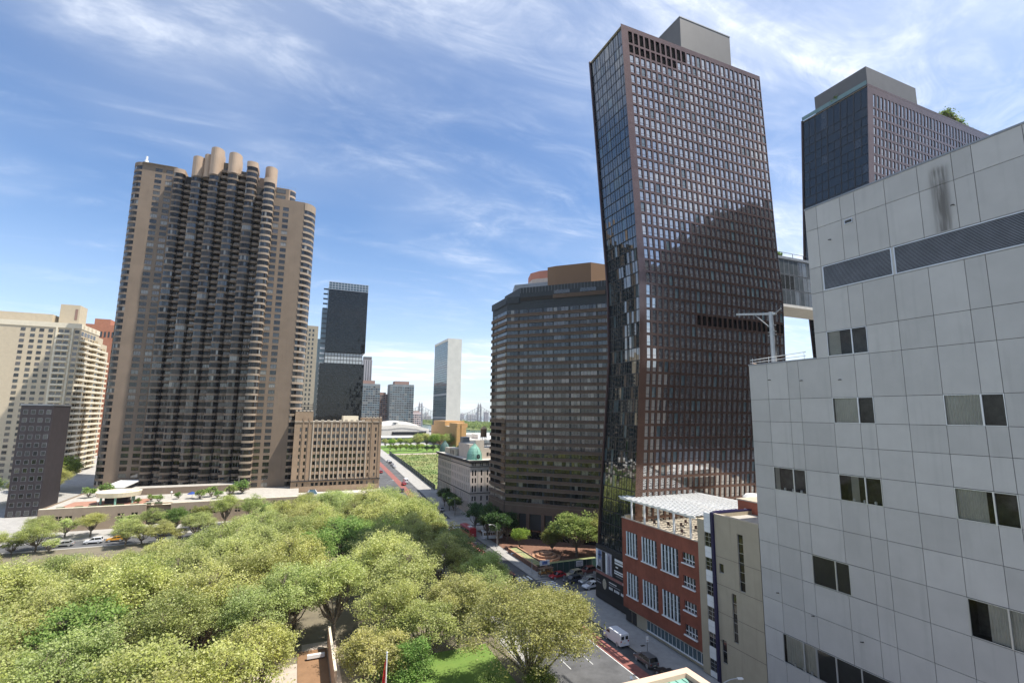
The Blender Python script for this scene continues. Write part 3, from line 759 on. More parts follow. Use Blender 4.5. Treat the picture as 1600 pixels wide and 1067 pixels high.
# recessed ground storey with long glazed strip
mb = MB(); xg = XR+.55
mb.box(xg, xg+1, yS, yN-1, 0, zb, M_beige); mb.box(xg+.01, xg+1, yN-1.0, yN, 0, zb, M_dark); mb.build('ground_storey', rs)
Pg = PW(xg, KY(87)); wn = Wins(rs)
for k in range(15): wn.add(pane(Pg, k*1.02, k*1.02+1.0, kz(-.75), kz(1.05), -.05, G_blue, M_whitep, .05))
wn.finish()
mb = MB(); mb.box(xg-.25, xg, KY(71.2), KY(87.1), kz(-.75)-.12, kz(-.75), M_whitep); mb.build('sill', rs)
mb = MB(); mb.box(xg-.06, xg, yN-3.6, yN-2.2, 0.05, 2.3, M_dark); mb.box(xg-.06, xg, yN-2.0, yN-.9, 0.05, 2.3, M_dark); mb.build('door', rs)
# white trellis
tr = thing('roof_trellis', 'white steel trellis on slim posts above the school roof deck', 'trellis', (XR, 80, ztp))
zt_ = kz(23.9)
for yy in [KY(v) for v in (90.7, 86.4, 82.1, 77.6, 73.2)]:
    mb = MB(); mb.box(XR+.02, XR+.3, yy-.14, yy+.14, ztp+.14, zt_, M_whitep); mb.build('post', tr)
for yy in (90.0, 84.5, 79.0, 72.0):
    mb = MB(); mb.box(XB-.9, XB-.65, yy-.12, yy+.12, ztp-1.0, zt_, M_whitep); mb.build('post', tr)
mb = MB(); ty0, ty1 = KY(72.0), KY(94.8)
for k in range(13):
    y = ty0+.4+(ty1-ty0-.8)*k/12; mb.box(XR-.2, XB+.2, y-.2, y+.2, zt_, zt_+.1, M_whitep)
for k in range(21):
    x = XR-.1+(XB-XR)*k/20; mb.box(x-.17, x+.17, ty0-.1, ty1+.1, zt_+.145, zt_+.26, M_whitep)
for x in (XR+.16, 70.5, 76, XB-.8): mb.box(x-.12, x+.12, ty0, ty1, zt_-.35, zt_-.004, M_whitep)
mb.build('lattice', tr)
# small things on the deck: children's pedal toys seen as dark dots
for k, (x, y) in enumerate([(69.5, 86), (71, 83.5), (73, 82), (70, 80.5), (74, 79), (69.2, 77.6), (72.4, 76.0), (76, 84)]):
    q = thing('deck_chair', 'small dark chair on the school roof deck, ' + ['nearest the north end', 'second from the north end', 'under the middle of the trellis', 'beside the avenue parapet', 'deep under the trellis', 'nearest the beige pier', 'second from the beige pier', 'nearest the back wall'][k], 'chair', (x, y, ztp-1.0), 'chairs on the school roof deck')
    mb = MB(); z0 = ztp-1.0; mb.box(x-.3, x+.3, y-.3, y+.3, z0+.4, z0+.48, M_marron); mb.build('seat', q)
    mb = MB(); mb.box(x-.3, x+.3, y+.24, y+.3, z0+.48, z0+1.0, M_marron); mb.build('backrest', q)
    mb = MB()
    for sx in (-.27, .23):
        for sy in (-.27, .23): mb.box(x+sx, x+sx+.05, y+sy, y+sy+.05, z0, z0+.4, M_dark)
    mb.build('leg_frame', q)

# ================================================================== STAIR TOWER (white strip, purple fin, beige wall)
st = thing('stair_block', 'beige stucco block with purple vertical fin and white window strip beside the school', 'building', (XR, 66, 0))
y0s, y1s, zts = KY(57.0), yS, kz(25.2)
mb = MB(); yb1, yb0 = KY(67.35), KY(58.9)
P = PW(XR, yb1); rects_b = [(KY(66.75), KY(65.75), kz(15.9), kz(17.4)), (KY(62.6), KY(61.45), kz(14.2), kz(23.0)), (KY(64.35), KY(63.4), kz(5.9), kz(13.35)), (KY(66.95), KY(65.9), kz(1.8), kz(5.4))]
uc = sorted({0.0, yb1-KY(58.32)} | {yb1-v for r in rects_b for v in r[:2]}); zc = sorted({0.0, zts} | {v for r in rects_b for v in r[2:]})
for i in range(len(uc)-1):
    for j in range(len(zc)-1):
        um, zm = yb1-(uc[i]+uc[i+1])/2, (zc[j]+zc[j+1])/2
        if not any(r[1] < um < r[0] and r[2] < zm < r[3] for r in rects_b): mb.face(quad(P, uc[i], uc[i+1], zc[j], zc[j+1], 0), M_beige)
for r in rects_b:
    a, b, c, d = yb1-r[0], yb1-r[1], r[2], r[3]; e = .3
    for q in ([P(a,c,0),P(a,c,e),P(a,d,e),P(a,d,0)], [P(b,c,0),P(b,c,e),P(b,d,e),P(b,d,0)], [P(a,c,0),P(b,c,0),P(b,c,e),P(a,c,e)], [P(a,d,0),P(b,d,0),P(b,d,e),P(a,d,e)]): mb.face(q, M_beige)
mb.face([(XR, yb1+.0, 0), (XR+14, yb1, 0), (XR+14, yb1, zts), (XR, yb1, zts)], M_beige)
mb.face([(XR+.3, KY(58.32), zts-.6), (XR+14, KY(58.32), zts-.6), (XR+14, yb1, zts-.6), (XR+.3, yb1, zts-.6)], M_roof)
mb.box(XR-.06, XR+.35, KY(58.32), yb1, zts, zts+.16, M_decolt)
for zz in (6.3, 10.6, 14.9, 19.2): mb.box(XR-.012, XR+.01, KY(58.32), yb1, zz, zz+.05, M_joint)
mb.build('wall', st)
for r in rects_b:
    mw = MB(); n_ = max(1, int((r[3]-r[2])/1.3))
    for q, m_ in pane(P, yb1-r[0], yb1-r[1], r[2], r[3], .22, G_dark, M_alu, .06, (), [k/n_ for k in range(1, n_)]): mw.face(q, m_)
    if r[3] < 6: mw.face(quad(P, yb1-r[0]+.05, yb1-r[1]-.05, r[2]+.05, r[2]+1.6, .12), M_whitep)
    mw.build('window', st)
mb = MB(); mb.box(XR-.35, XR+9, KY(67.38), KY(67.92), -.1, zts+.25, M_purple); mb.build('purple_fin', st)
ysa, ysb = KY(68.08), KY(69.75); P = PW(XR+.02, ysb)
sw = [(21.9, 19.5), (17.7, 15.6), (13.7, 11.5), (9.7, 7.5), (5.6, 3.3), (1.4, -.5)]
zc = sorted({0.0, zts} | {kz(v) for p in sw for v in p if kz(v) > 0})
mb = MB()
for c, d in zip(zc[:-1], zc[1:]):
    isw = any(kz(l) < (c+d)/2 < kz(h) for h, l in sw)
    if not isw:
        n_ = max(1, round((d-c)/.75))
        for k in range(n_): mb.box(XR, XR+.3, ysa, ysb, c+(d-c)*k/n_+.02, c+(d-c)*(k+1)/n_-.02, M_whitep)
mb.box(XR+.12, XR+6, ysa+.02, ysb-.02, 0, zts-.2, M_dark); mb.build('white_strip', st)
for h, l in sw:
    mw = MB(); l = max(kz(l), .05)
    for q, m_ in pane(P, .05, ysb-ysa-.05, l, kz(h), .06, G_dark, M_alu, .06, (.6,), (.35, .68)): mw.face(q, m_)
    mw.build('window', st)
mb = MB(); mb.box(XR-.02, XR+7, ysb+.01, KY(71.36), 0, ztp+4.0, M_beige); mb.build('side_pier', st)
mb = MB(); mb.box(70.5, 76.5, KY(68.6), 71.2, zts-2, zts-.9, M_purple); mb.build('canopy', st)
mb = MB(); mb.box(73.5, 82, 56, KY(70.4), zts-.8, 27.2, M_orange); mb.box(73.4, 82.1, 55.9, KY(70.4)+.1, 27.2, 27.4, M_decolt); mb.build('stair_bulkhead', st)
mb = MB(); mb.box(73.44, 73.5, 65.9, 66.7, 23.6, 25.9, M_whitep); mb.build('door', st)
# pale duct housing behind
dh = thing('rooftop_duct', 'cream rounded air duct housing on the roof behind the orange bulkhead', 'duct', (86, 76, 22))
mb = MB(); mb.box(86, 99, 70, 80, 22.2, 24.9, M_unroof); mb.lathe(88.4, 77.5, [(2.2, 23), (2.2, 25.4), (1.7, 25.9), (0, 26.0)], M_whitep, 16); mb.box(90, 99, 73, 78, 24.9, 26.0, M_whitep); mb.build('housing', dh)
mb = MB(); mb.tube([(91, 76, 24.9), (91, 76, 28.6)], .05, M_steel, 5); mb.build('pipe', dh)
rb = thing('rear_school_wing', 'low grey-brown wing with a plain parapet behind the trellis', 'building', (90, 80, 0))
mb = MB(); mb.box(XB+.12, 118, 58, 88.6, 0, 20.6, M_mpb, M_roof); mb.box(XB+.12, XB+.6, 58, 88.6, 20.6, 21.9, M_beige); mb.box(XB+.6, 118, 88.0, 88.6, 20.6, 21.9, M_coppergrey); mb.build('wall', rb)

# ================================================================== CORINTHIAN-LIKE TOWER
random.seed(21)
ct = thing('bay_front_tower', 'huge tan apartment tower with stacked rounded bays and balconies above the park', 'tower', (-40, 260, 0))
PIT = 2.956
def ztop(k): return 28.3+PIT*k            # top of window band k
def arc_pts(cx, yb, w_, bulge, n=8):
    """bay plan from left to right, bulging south"""
    out = []
    for k in range(n+1):
        a = pi*k/n; out.append((cx-w_/2*cos(a), yb-bulge*sin(a)))
    return out
def ring(mb, pts, z0, z1, m, depth_back):
    poly = pts+[(pts[-1][0], pts[-1][1]+depth_back), (pts[0][0], pts[0][1]+depth_back)]
    mb.prism(poly, z0, z1, m)
def grow(pts, e):
    cx = sum(p[0] for p in pts)/len(pts); cy = pts[0][1]
    return [(cx+(p[0]-cx)*(1+e/2.3), cy+(p[1]-cy)*(1+e/1.4)) for p in pts]
ww_ = Wins(ct)
bays = [(-62.4, 276.4, 160.6), (-53.8, 270.9, 166.3), (-45.5, 265.3, 170.0), (-36.9, 259.8, 166.4), (-28.5, 254.2, 161.0), (-20.2, 248.6, 151.8)]
blank = [159.0, 161.0, 158.5, 158.5, 160.0, 150.5]
def band_windows(W_, pts, z0, z1, m_pick, shrink=0.0, frame=M_dark):
    n = len(pts)-1
    fs = []
    for k in range(n):
        p, q = pts[k], pts[k+1]
        m_ = m_pick()
        fs.append(([(p[0], p[1], z0), (q[0], q[1], z0), (q[0], q[1], z1), (p[0], p[1], z1)], m_))
        d = ((q[0]-p[0])*.06, (q[1]-p[1])*.06)
        fs.append(([(p[0], p[1]-.03, z0), (p[0]+d[0], p[1]+d[1]-.03, z0), (p[0]+d[0], p[1]+d[1]-.03, z1), (p[0], p[1]-.03, z1)], frame))
    W_.add(fs)
def apt():
    base = pick((G_bay, 7), (G_dark, 3), (G_mid, 1), (G_curt, .6), (G_bay2, 5))
    return lambda: base if random.random() < .8 else pick((G_dark, 3), (G_curt, 1.2), (G_mid, 3))
for bi, (cx, yb, zt) in enumerate(bays):
    mb = MB(); pts = arc_pts(cx, yb, 4.5, 1.35); big_ = grow(pts, .16)
    core = [(p[0]*.97+cx*.03, p[1]+.10) for p in pts]
    ring(mb, core, 8, blank[bi], M_dark, 9)
    k = -7; ztops = []
    while ztop(k) < blank[bi]: ztops.append(ztop(k)); k += 1
    lo = 8.0
    for z in ztops:
        if z-1.9 > lo: ring(mb, big_, z-2.95+.02, z-1.98, M_tanlt if bi == 5 else M_tan, 9)  # last bay gets the paler tan: its sunlit look is put into the colour
    ring(mb, big_, ztops[-1]+.02, zt, M_tancyl, 9)
    mb.build('bay', ct)
    for z in ztops:
        band_windows(ww_, pts, z-1.98, z, apt())
    # rounded caps above the roof go back as oval drums
    if bi in (1, 2, 3):
        mb = MB(); mb.lathe(cx, yb+2.4, [(2.9, 156), (2.9, zt), (0, zt)], M_tancyl, 24, sy=1.5); mb.build('roof_drum', ct)
# recessed balconies between the bays
wbk = Wins(ct, 'balcony')
for bi in range(5):
    (c0, y0, t0), (c1, y1, t1) = bays[bi], bays[bi+1]
    xa, xb = c0+2.25, c1-2.25; xm = (xa+xb)/2; yb = y0+.9 if False else (y0+y1)/2+3.2
    topz = min(t0, t1)-2.5
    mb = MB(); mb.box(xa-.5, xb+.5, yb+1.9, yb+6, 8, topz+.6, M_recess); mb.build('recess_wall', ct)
    k = -7
    while ztop(k) < topz:
        z = ztop(k); fl = z-2.95
        pl = [(xa-.1, yb), (xa+.6, yb-.55), (xm, yb-.85), (xb-.6, yb-.55), (xb+.1, yb)]
        fs = []
        for a, b in zip(pl[:-1], pl[1:]):
            fs.append(([(a[0], a[1], fl+.0), (b[0], b[1], fl), (b[0], b[1], fl+1.15), (a[0], a[1], fl+1.15)], M_tan))
        fs.append(([(p[0], p[1], fl) for p in pl]+[(xb+.1, yb+1.9, fl), (xa-.1, yb+1.9, fl)], M_tan))
        fs.append(([(p[0], p[1]+.12, fl+1.15) for p in pl][::-1]+[(p[0], p[1], fl+1.15) for p in pl], M_tanlt))
        wbk.add(fs)
        P = PS(xa, yb+1.85)
        ww_.add(pane(P, .25, xb-xa-.25, fl+.3, z-.1, 0, pick((G_bay, 6), (G_dark, 2), (G_curt, .9)), M_alu if random.random() < .25 else M_dark, .07, (.33, .66)))
        k += 1
wbk.finish()
# wings
mb = MB()
def wing(xa, xb, yw, zlo, zhi, cols, round_side, kmax, depth=26, zb_=8):
    P = PS(xa, yw); hcut, hi_ = cells([(a-xa, b-xa) for a, b in cols], 0, xb-xa)
    zc, hj_ = cells([(ztop(k)-1.9, ztop(k)) for k in range(-6, kmax+1)], zb_, zhi)
    facade(mb, P, hcut, zc, {(i, j) for i in hi_ for j in hj_}, M_tan, .22)
    for i in hi_:
        for j in hj_:
            mm = pick((G_dark, 6), (G_mid, 3), (G_curt, 1.5), (G_warm, 2))
            f = pane(P, hcut[i], hcut[i+1], zc[j], zc[j+1], .16, mm, M_dark, .07, (.5,) if random.random() < .5 else (.33, .66))
            f.append((quad(P, hcut[i]-.05, hcut[i+1]+.05, zc[j]-.16, zc[j], -.05), M_tanlt))
            f.append(([P(hcut[i]-.05, zc[j], -.05), P(hcut[i+1]+.05, zc[j], -.05), P(hcut[i+1]+.05, zc[j], .1), P(hcut[i]-.05, zc[j], .1)], M_tanlt))
            ww_.add(f)
def rounded_end(xa, xb, yw, zhi, kmax, side, depth=30):
    """quarter-round corner wrapped by window bands; side -1 left, +1 right"""
    r = xb-xa; n = 7
    cx = xb if side < 0 else xa
    pts = []
    for k in range(n+1):
        a = (pi/2)*k/n
        pts.append((cx+side*r*sin(a), yw+r*1.3-r*1.3*cos(a)))
    if side < 0: pts = pts[::-1]
    big_ = [(cx+(p[0]-cx)*1.05, yw+r*1.3+(p[1]-yw-r*1.3)*1.04) for p in pts]
    bk = [(pts[-1][0], yw+depth), (pts[0][0], yw+depth)] if side > 0 else [(pts[-1][0], yw+depth), (pts[0][0], yw+depth)]
    if side > 0: back = [(pts[-1][0], yw+depth), (cx, yw+depth)]
    else: back = [(cx, yw+depth), (pts[0][0], yw+depth)]
    mb.prism([(p[0], p[1]+.12) for p in pts]+back, 8, zhi-.3, M_dark)
    bback = [(big_[-1][0], yw+depth), (cx, yw+depth)] if side > 0 else [(cx, yw+depth), (big_[0][0], yw+depth)]
    k = -6
    mb.prism(big_+bback, 8, ztop(-6)-1.9, M_tanlt)
    while k <= kmax:
        z = ztop(k); nz = ztop(k+1)-1.9 if k < kmax else zhi
        mb.prism(big_+bback, z+.02, nz, M_tanlt if side > 0 else M_tan)  # right end painted paler as the sunlit side, left end in plain tan
        band_windows(ww_, pts, z-1.88, z, apt()); k += 1
wing(-79.0, -64.4, 281, 8, 163.2, [(-73.6, -70.75), (-69.1, -66.3)], -1, 45)
rounded_end(-83.2, -79.0, 281, 163.2, 45, -1)
wing(-18.3, -4.1, 253, 8, 144.6, [(-17.8, -15.2), (-13.75, -11.15)], 1, 38, zb_=4.0)
rounded_end(-4.1, .8, 253, 144.4, 38, 1)
mb.face([(-79, 280, 163.2), (-64.4, 280, 163.2), (-64.4, 310, 163.2), (-79, 310, 163.2)], M_roof)
mb.face([(-18.3, 253, 144.4), (-4.1, 253, 144.4), (-4.1, 283, 144.4), (-18.3, 283, 144.4)], M_roof)
mb.face([(-83.2, 285, 8), (-83.2, 310, 8), (-83.2, 310, 163), (-83.2, 285, 163)], M_tan)
# stepped core behind the bays
core = [(-64.4, 286.5, -58, 158), (-58, 281, -49.6, 161), (-49.6, 275.5, -41, 161.5), (-41, 270, -32.6, 160.5), (-32.6, 264.5, -24, 158.5), (-24, 259, -18.3, 151)]
for xa, yy, xb, zt in core: mb.box(xa, xb, yy, yy+28, 8, zt, M_tancyl)
mb.box(-56, -30, 276, 292, 160, 165.2, M_tan)
mb.build('wall', ct)
mb = MB(); mb.lathe(-20.8, 263, [(2.8, 144), (2.8, 163.2), (0, 163.2)], M_tancyl, 24, sy=1.3); mb.build('roof_drum', ct)
mb = MB(); mb.lathe(-49.5, 272, [(2.2, 156), (2.2, 168), (0, 168)], M_tancyl, 20, sy=1.6); mb.build('roof_drum', ct)
mb = MB(); P = PS(-17.8, 256)
mb.box(-17.8, -11.8, 256, 275, 144.4, 151.4, M_tan); mb.lathe(-11.8, 259.2, [(3.0, 144.4), (3.0, 151.4), (0, 151.4)], M_tancyl, 20); mb.build('penthouse', ct)
for z in (145.4, 148.6):
    ww_.add(pane(P, .4, 4.6, z, z+2.1, -.05, G_mid, M_dark, .07, (.5,)))
    pts = [(-11.8+3.05*sin(a), 259.2-3.05*cos(a)) for a in [rad(10+v*14) for v in range(8)]]; band_windows(ww_, pts, z, z+2.1, lambda: G_mid)
ww_.finish()
mb = MB()
for (x0, x1, y, z) in ((-17.5, -9, 256, 151.4), (-9, .5, 253.2, 144.6)):
    mb.box(x0, x1, y, y+.05, z+.9, z+.96, M_steel)
    for k in range(6): mb.box(x0+(x1-x0)*k/5, x0+(x1-x0)*k/5+.06, y, y+.06, z, z+.9, M_steel)
mb.build('roof_railing', ct)
mb = MB(); mb.lathe(-78.2, 283, [(.9, 163.2), (.8, 165.2), (.5, 165.4), (.45, 167.4), (0, 167.5)], M_whitep, 10); mb.build('roof_vent', ct)
# podium
pd = thing('podium_building', 'low tan podium with grouped square windows and a planted roof terrace below the tall tower', 'building', (-40, 225, 0))
mb = MB(); yP = 219.0
segs = [(-78, -49.8, yP, 8.9), (-49.8, -48.2, yP+.0, 8.9), (-41.8, 1.5, yP, 8.6)]
P = PS(-78, yP)
wins_ = [(-73.3, 0), (-70.6, 0), (-66.2, 0), (-62.8, 0), (-56.2, 0), (-52.2, 0)]
def podium_wall(xa, xb, groups):
    P = PS(xa, yP); bands = []
    for g0 in groups: bands += [(g0-xa, g0-xa+.85), (g0-xa+1.0, g0-xa+1.85)]
    hc, hi_ = cells(bands, 0, xb-xa); zc, hj_ = cells([(4.4, 5.25), (5.45, 6.3)], -1, 8.8)
    facade(mb, P, hc, zc, {(i, j) for i in hi_ for j in hj_}, M_tanlt, .3)
    for i in hi_:
        for j in hj_: wp.add(pane(P, hc[i], hc[i+1], zc[j], zc[j+1], .25, G_dark))
wp = Wins(pd)
podium_wall(-78, -48.2, [v for v, _ in wins_]); podium_wall(-40.6, 2.0, [-38.6, -34.8, -31.4, -28, -24, -20, -15, -10, -5])
mb.box(-48.2, -40.6, yP+3, yP+3.4, 5.4, 8.7, M_tanlt); mb.box(-48.2, -40.6, yP+3.6, yP+4, -1, 5.4, M_dark)
mb.face([(-48.2, yP, -1), (-48.2, yP+3.2, -1), (-48.2, yP+3.2, 8.8), (-48.2, yP, 8.8)], M_tanlt); mb.face([(-40.6, yP, -1), (-40.6, yP+3.2, -1), (-40.6, yP+3.2, 8.8), (-40.6, yP, 8.8)], M_tanlt)
mb.box(-78, 2, yP+3.4, 285, 6.5, 8.3, M_roof)
mb.box(-78, -48.2, yP-.02, yP+1.1, 8.82, 8.95, M_creamw); mb.box(-40.6, 2, yP-.02, yP+.9, 8.82, 8.95, M_creamw); mb.box(-48.2, -40.6, yP+2.9, yP+3.6, 8.72, 8.9, M_creamw)
mb.face([(-78, yP+1.1, 8.32), (2, yP+1.1, 8.32), (2, yP+3.4, 8.32), (-78, yP+3.4, 8.32)], M_creamw)
mb.face([(-78, yP, -1), (-78, 280, -1), (-78, 280, 8.8), (-78, yP, 8.8)], M_tanlt)
mb.build('wall', pd); wp.finish()
mb = MB(); mb.face([(-74, 224, 8.42), (-50, 222.2, 8.42), (-50, 236, 8.42), (-74, 236, 8.42)], mat('terrace_tile', (0.38, 0.20, 0.14), 0.9)); mb.build('terrace', pd)
for k, x in enumerate([-74, -69, -65.3, -61, -57.4, -53.3, -49.4, -46]):
    mb = MB(); mb.box(x, x+2.4, yP+1.25, yP+2.2, 8.34, 8.75, M_tan); mb.box(x+.1, x+2.3, yP+1.35, yP+2.1, 8.75, 9.1, mat('planter_green', (0.06, 0.10, 0.03), 0.95, var=.4, vscale=4))
    tag(mb.build('roof_planter', None, base=(x, yP+1.7, 8.34)), 'low green planter box on the podium roof edge, '+nth(k+1)+' from the left', 'planter', 'planters along the podium roof edge')
cn = thing('terrace_canopy', 'round cream canopy disc on columns over the podium terrace', 'canopy', (-59, 227, 8.4))
mb = MB(); mb.lathe(-59, 229, [(0, 11.0), (6.5, 11.0), (6.9, 12.6), (6.3, 12.6), (6.2, 12.3), (0, 12.3)], M_creamw, 32, sy=.95); mb.build('disc', cn)
mb = MB(); mb.box(-60.8, -57.8, 227.5, 229.8, 12.3, 12.9, M_whitep); mb.box(-57, -55, 228, 231, 12.3, 12.6, M_unroof); mb.build('roof_unit', cn)
for x, y in ((-63.5, 226.5), (-58.5, 223.6), (-54.3, 227), (-63, 232), (-55, 232)):
    mb = MB(); mb.lathe(x, y, [(.35, 8.3), (.35, 11.0)], M_verdi, 10); mb.build('column', cn)
mb = MB(); mb.box(-63, -56, 228.5, 232, 8.35, 10.9, M_dark); mb.build('glazed_lobby', cn)
mb = MB(); mb.box(-72, -64, 254, 279, 10.5, 10.9, M_whitep); tag(mb.build('entrance_canopy', None, base=(-68, 266, 10.5)), 'thin flat pale canopy at the foot of the tall tan tower', 'canopy')
mb = MB(); mb.box(-60, -22, 246.5, 253, 8.3, 11.0, M_tan, M_roof); tag(mb.build('terrace_wall', None, base=(-40, 248, 8.3)), 'tan raised terrace block under the stacked bays of the tall tower', 'wall')
mb = MB(); mb.lathe(-36.2, 231, [(1.8, 10.1), (0, 11.0)], mat('blue_canvas', (0.02, 0.06, 0.25), 0.8), 8); u_ = thing('parasol', 'blue parasol open on the podium terrace', 'parasol', (-36.2, 231, 8.3)); mb.build('canopy', u_)
mb = MB(); mb.tube([(-36.2, 231, 8.3), (-36.2, 231, 11)], .05, M_steel, 5); mb.build('pole', u_)
lampw = [(-62.9, 221.4), (-44, 236)]
for x, y in lampw:
    q = thing('globe_lamp', 'white globe lamp on short post, ' + ('in front of the canopy disc' if x < -50 else 'beside the blue parasol'), 'lamp', (x, y, 8.3))
    mb = MB(); mb.tube([(x, y, 8.3), (x, y, 10)], .06, M_steel, 5); mb.build('post', q)
    mb = MB(); mb.lathe(x, y, [(0, 9.95), (.28, 10.1), (.38, 10.4), (.28, 10.7), (0, 10.8)], M_whitep, 10); mb.build('globe', q)
# ================================================================== BROWN BANDED TOWER (set at 45 degrees)
random.seed(31)
mp = thing('banded_apartment_tower', 'dark brown angled apartment tower with continuous balcony bands behind the plaza trees', 'tower', (80, 160, 0))
c_ = 233.0; S2 = 1/sqrt(2)
def PD(u, z, d): return (68.3+u*S2+d*S2, 164.7-u*S2+d*S2, z)      # diagonal wall facing south-west
def PMW(u, z, d): return (68.3+d, 180.0-u, z)                        # west facet
def band_wall(P, L, z0, ztopw, colsx, wn_, mb, n0=0, top_fascia=0):
    z = z0; fl = []
    while z+2.5 <= ztopw+0.3: fl.append(z); z += 2.553
    for z in fl:
        # spandrel box, bright slab edge under it, window strip above
        mb.face(quad(P, 0, L, z+.10, z+1.0, -.38), M_mpb)
        mb.face([P(0, z+1.0, -.38), P(L, z+1.0, -.38), P(L, z+1.0, .1), P(0, z+1.0, .1)], M_mplt)
        mb.face(quad(P, 0, L, z-.10, z+.10, -.46), M_mplt)
        mb.face([P(0, z-.10, -.46), P(L, z-.10, -.46), P(L, z-.10, .1), P(0, z-.10, .1)], M_mpb)
        for a, b, kind in colsx:
            if kind == 'pier': mb.face(quad(P, a, b, z+1.0, z+2.46, -.05), M_mpd); continue
            n_ = max(1, round((b-a)/1.25)); base = pick((G_dark, 4), (G_mid, 4), (G_curt, .8), (G_warm, 3))
            fs = []
            for k in range(n_):
                m_ = base if random.random() < .6 else pick((G_dark, 4), (G_curt, 1), (G_mid, 3))
                u0, u1 = a+(b-a)*k/n_+.04, a+(b-a)*(k+1)/n_-.04
                fs.append((quad(P, u0, u1, z+1.0, z+2.45, .04), m_))
            fs.append((quad(P, a, b, z+1.0, z+1.07, .0), M_dark))
            wn_.add(fs)
    return fl
wm = Wins(mp); mb = MB()
cx_ = [(0.1, 4.3, ''), (4.3, 5.0, 'pier'), (5.0, 8.1, ''), (8.1, 8.5, 'pier'), (8.5, 13.7, ''), (13.7, 14.2, 'pier'), (14.2, 17.6, ''), (17.6, 17.9, 'pier'), (17.9, 23.4, ''), (23.4, 24.0, 'pier'), (24.0, 27.2, ''), (27.2, 27.5, 'pier'), (27.5, 33.2, ''), (33.2, 33.7, 'pier'), (33.7, 36.5, ''), (36.5, 45, '')]
band_wall(PD, 45, 10.9, 81.2, cx_, wm, mb)
band_wall(PMW, 15.3, 10.9, 81.2, [(0.2, 5, ''), (5, 5.4, 'pier'), (5.4, 11, ''), (11, 15.1, '')], wm, mb)
# body
body = [(68.45, 180), (68.45, 164.9), (100.4, 132.9), (118, 132.9), (118, 180)]
mb.prism(body, 3.0, 84.6, M_mpd, M_roof)
mb.face(quad(PD, 0, 4.9, 82.3, 84.7, -.3), M_mpd); mb.face(quad(PMW, 0, 15.3, 82.2, 84.8, -.3), M_mpd)
up = [(p[0], p[1]) for p in [(71.9, 161.3), (100.5, 132.7), (117, 132.7), (117, 176), (71.9, 176)]]
mb.prism(up, 82.2, 88.0, M_mpd)
for k in range(34): mb.face(quad(PD, 5.2+k*1.2, 5.28+k*1.2, 85.9, 88.0, -.12), M_steel)
mb.face(quad(PD, 17.8, 36.6, 83.0, 84.4, -.5), M_mpb)
mb.face([PD(17.8, 84.4, -.5), PD(36.6, 84.4, -.5), PD(36.6, 84.4, 0), PD(17.8, 84.4, 0)], M_mplt)
mb.face(quad(PD, 5.2, 17.5, 82.9, 84.3, -.06), M_recess)
mb.face(quad(PD, 18.2, 24.0, 84.7, 86.0, -.06), G_mid); mb.face(quad(PD, 27.6, 33.4, 84.7, 86.0, -.06), G_mid)
mb.build('wall', mp); wm.finish()
mb = MB(); 
for a, b in ((0.3, 1.1), (4.1, 5.3), (8.0, 9.2), (13.4, 14.6), (17.3, 18.2), (23.2, 24.4), (27.0, 28), (33, 34), (38, 39)): mb.face(quad(PD, a, b, 0, 10.9, -.4), M_mpb); mb.face([PD(a, 0, -.4), PD(a, 0, .8), PD(a, 10.9, .8), PD(a, 10.9, -.4)], M_mpb); mb.face([PD(b, 0, -.4), PD(b, 0, .8), PD(b, 10.9, .8), PD(b, 10.9, -.4)], M_mpb)
mb.face(quad(PD, 0, 45, 8.3, 10.9, -.43), M_mpb); mb.face(quad(PMW, 0, 15.3, 8.3, 10.9, -.43), M_mpb)
for a in (0, 5, 10, 14.3): mb.face(quad(PMW, a, a+1, 0, 8.3, -.4), M_mpb)
mb.build('base_pier', mp)
mb = MB(); mb.prism([(68.7, 179), (68.7, 165.2), (99, 134.9), (116, 134.9), (116, 179)], 0, 8.3, G_dark); mb.build('lobby_glazing', mp)
mb = MB(); hx = [(84.6, 163.5), (86.9, 161.2), (98.6-2.0, 151.5), (104, 151.5), (104, 166), (88, 170)]
mb.prism([(86.8-1.9, 161.2+3.0), (86.8, 161.2), (88.5, 159.5), (96.5, 151.5), (106, 151.5), (106, 168), (90, 170)], 87.6, 98.3, M_mpo); mb.build('penthouse', mp)
rt_ = thing('stepped_brick_tower', 'distant salmon-topped apartment tower peeping over the brown banded tower roof', 'tower', (98, 200, 0))
mb = MB(); hx = [(88.5, 204.5), (95.3, 197.7), (103, 190), (112, 190), (112, 215), (92, 215)]
mb.prism(hx, 0, 101.5, M_steel); mb.prism([(94.9, 199), (96, 197), (103, 190.6), (112, 190.6), (112, 212), (97, 212)], 101.5, 103.4, M_pink)
mb.prism([(95.5, 202), (97.5, 196.5), (103, 191.2), (112, 191.2), (112, 210), (98, 210)], 103.4, 107.2, M_salmon); mb.build('wall', rt_)
# plaza: brick pavement, ring planter, planted wall, corner sign boards
sheet('plaza_pavement', [62.0, 80, 100], rng_(123.8, 176, 10), 0.10, M_plaza)
rg = thing('ring_planter', 'three stacked terracotta rings of a round stepped planter on the brick plaza', 'planter', (70.5, 138, 0.2))
for k, (r0, z0) in enumerate([(4.3, 0.1), (3.0, 0.62), (1.7, 1.12)]):
    mb = MB(); mb.lathe(69.9, 136.4, [(r0, z0), (r0, z0+.55), (r0-.8, z0+.55), (r0-.8, z0+.15), (0, z0+.15)], M_terr, 36); mb.build('ring', rg)
wl = thing('plaza_wall', 'brown brick retaining wall with a planted strip along the avenue edge of the plaza', 'wall', (64, 136, 0))
mb = MB(); mb.box(61.7, 62.1, 126.0, 146, 0, 1.3, M_plaza, M_terr); mb.box(64.6, 65.0, 127, 146, 0, 1.5, M_plaza, M_terr); mb.build('wall', wl)
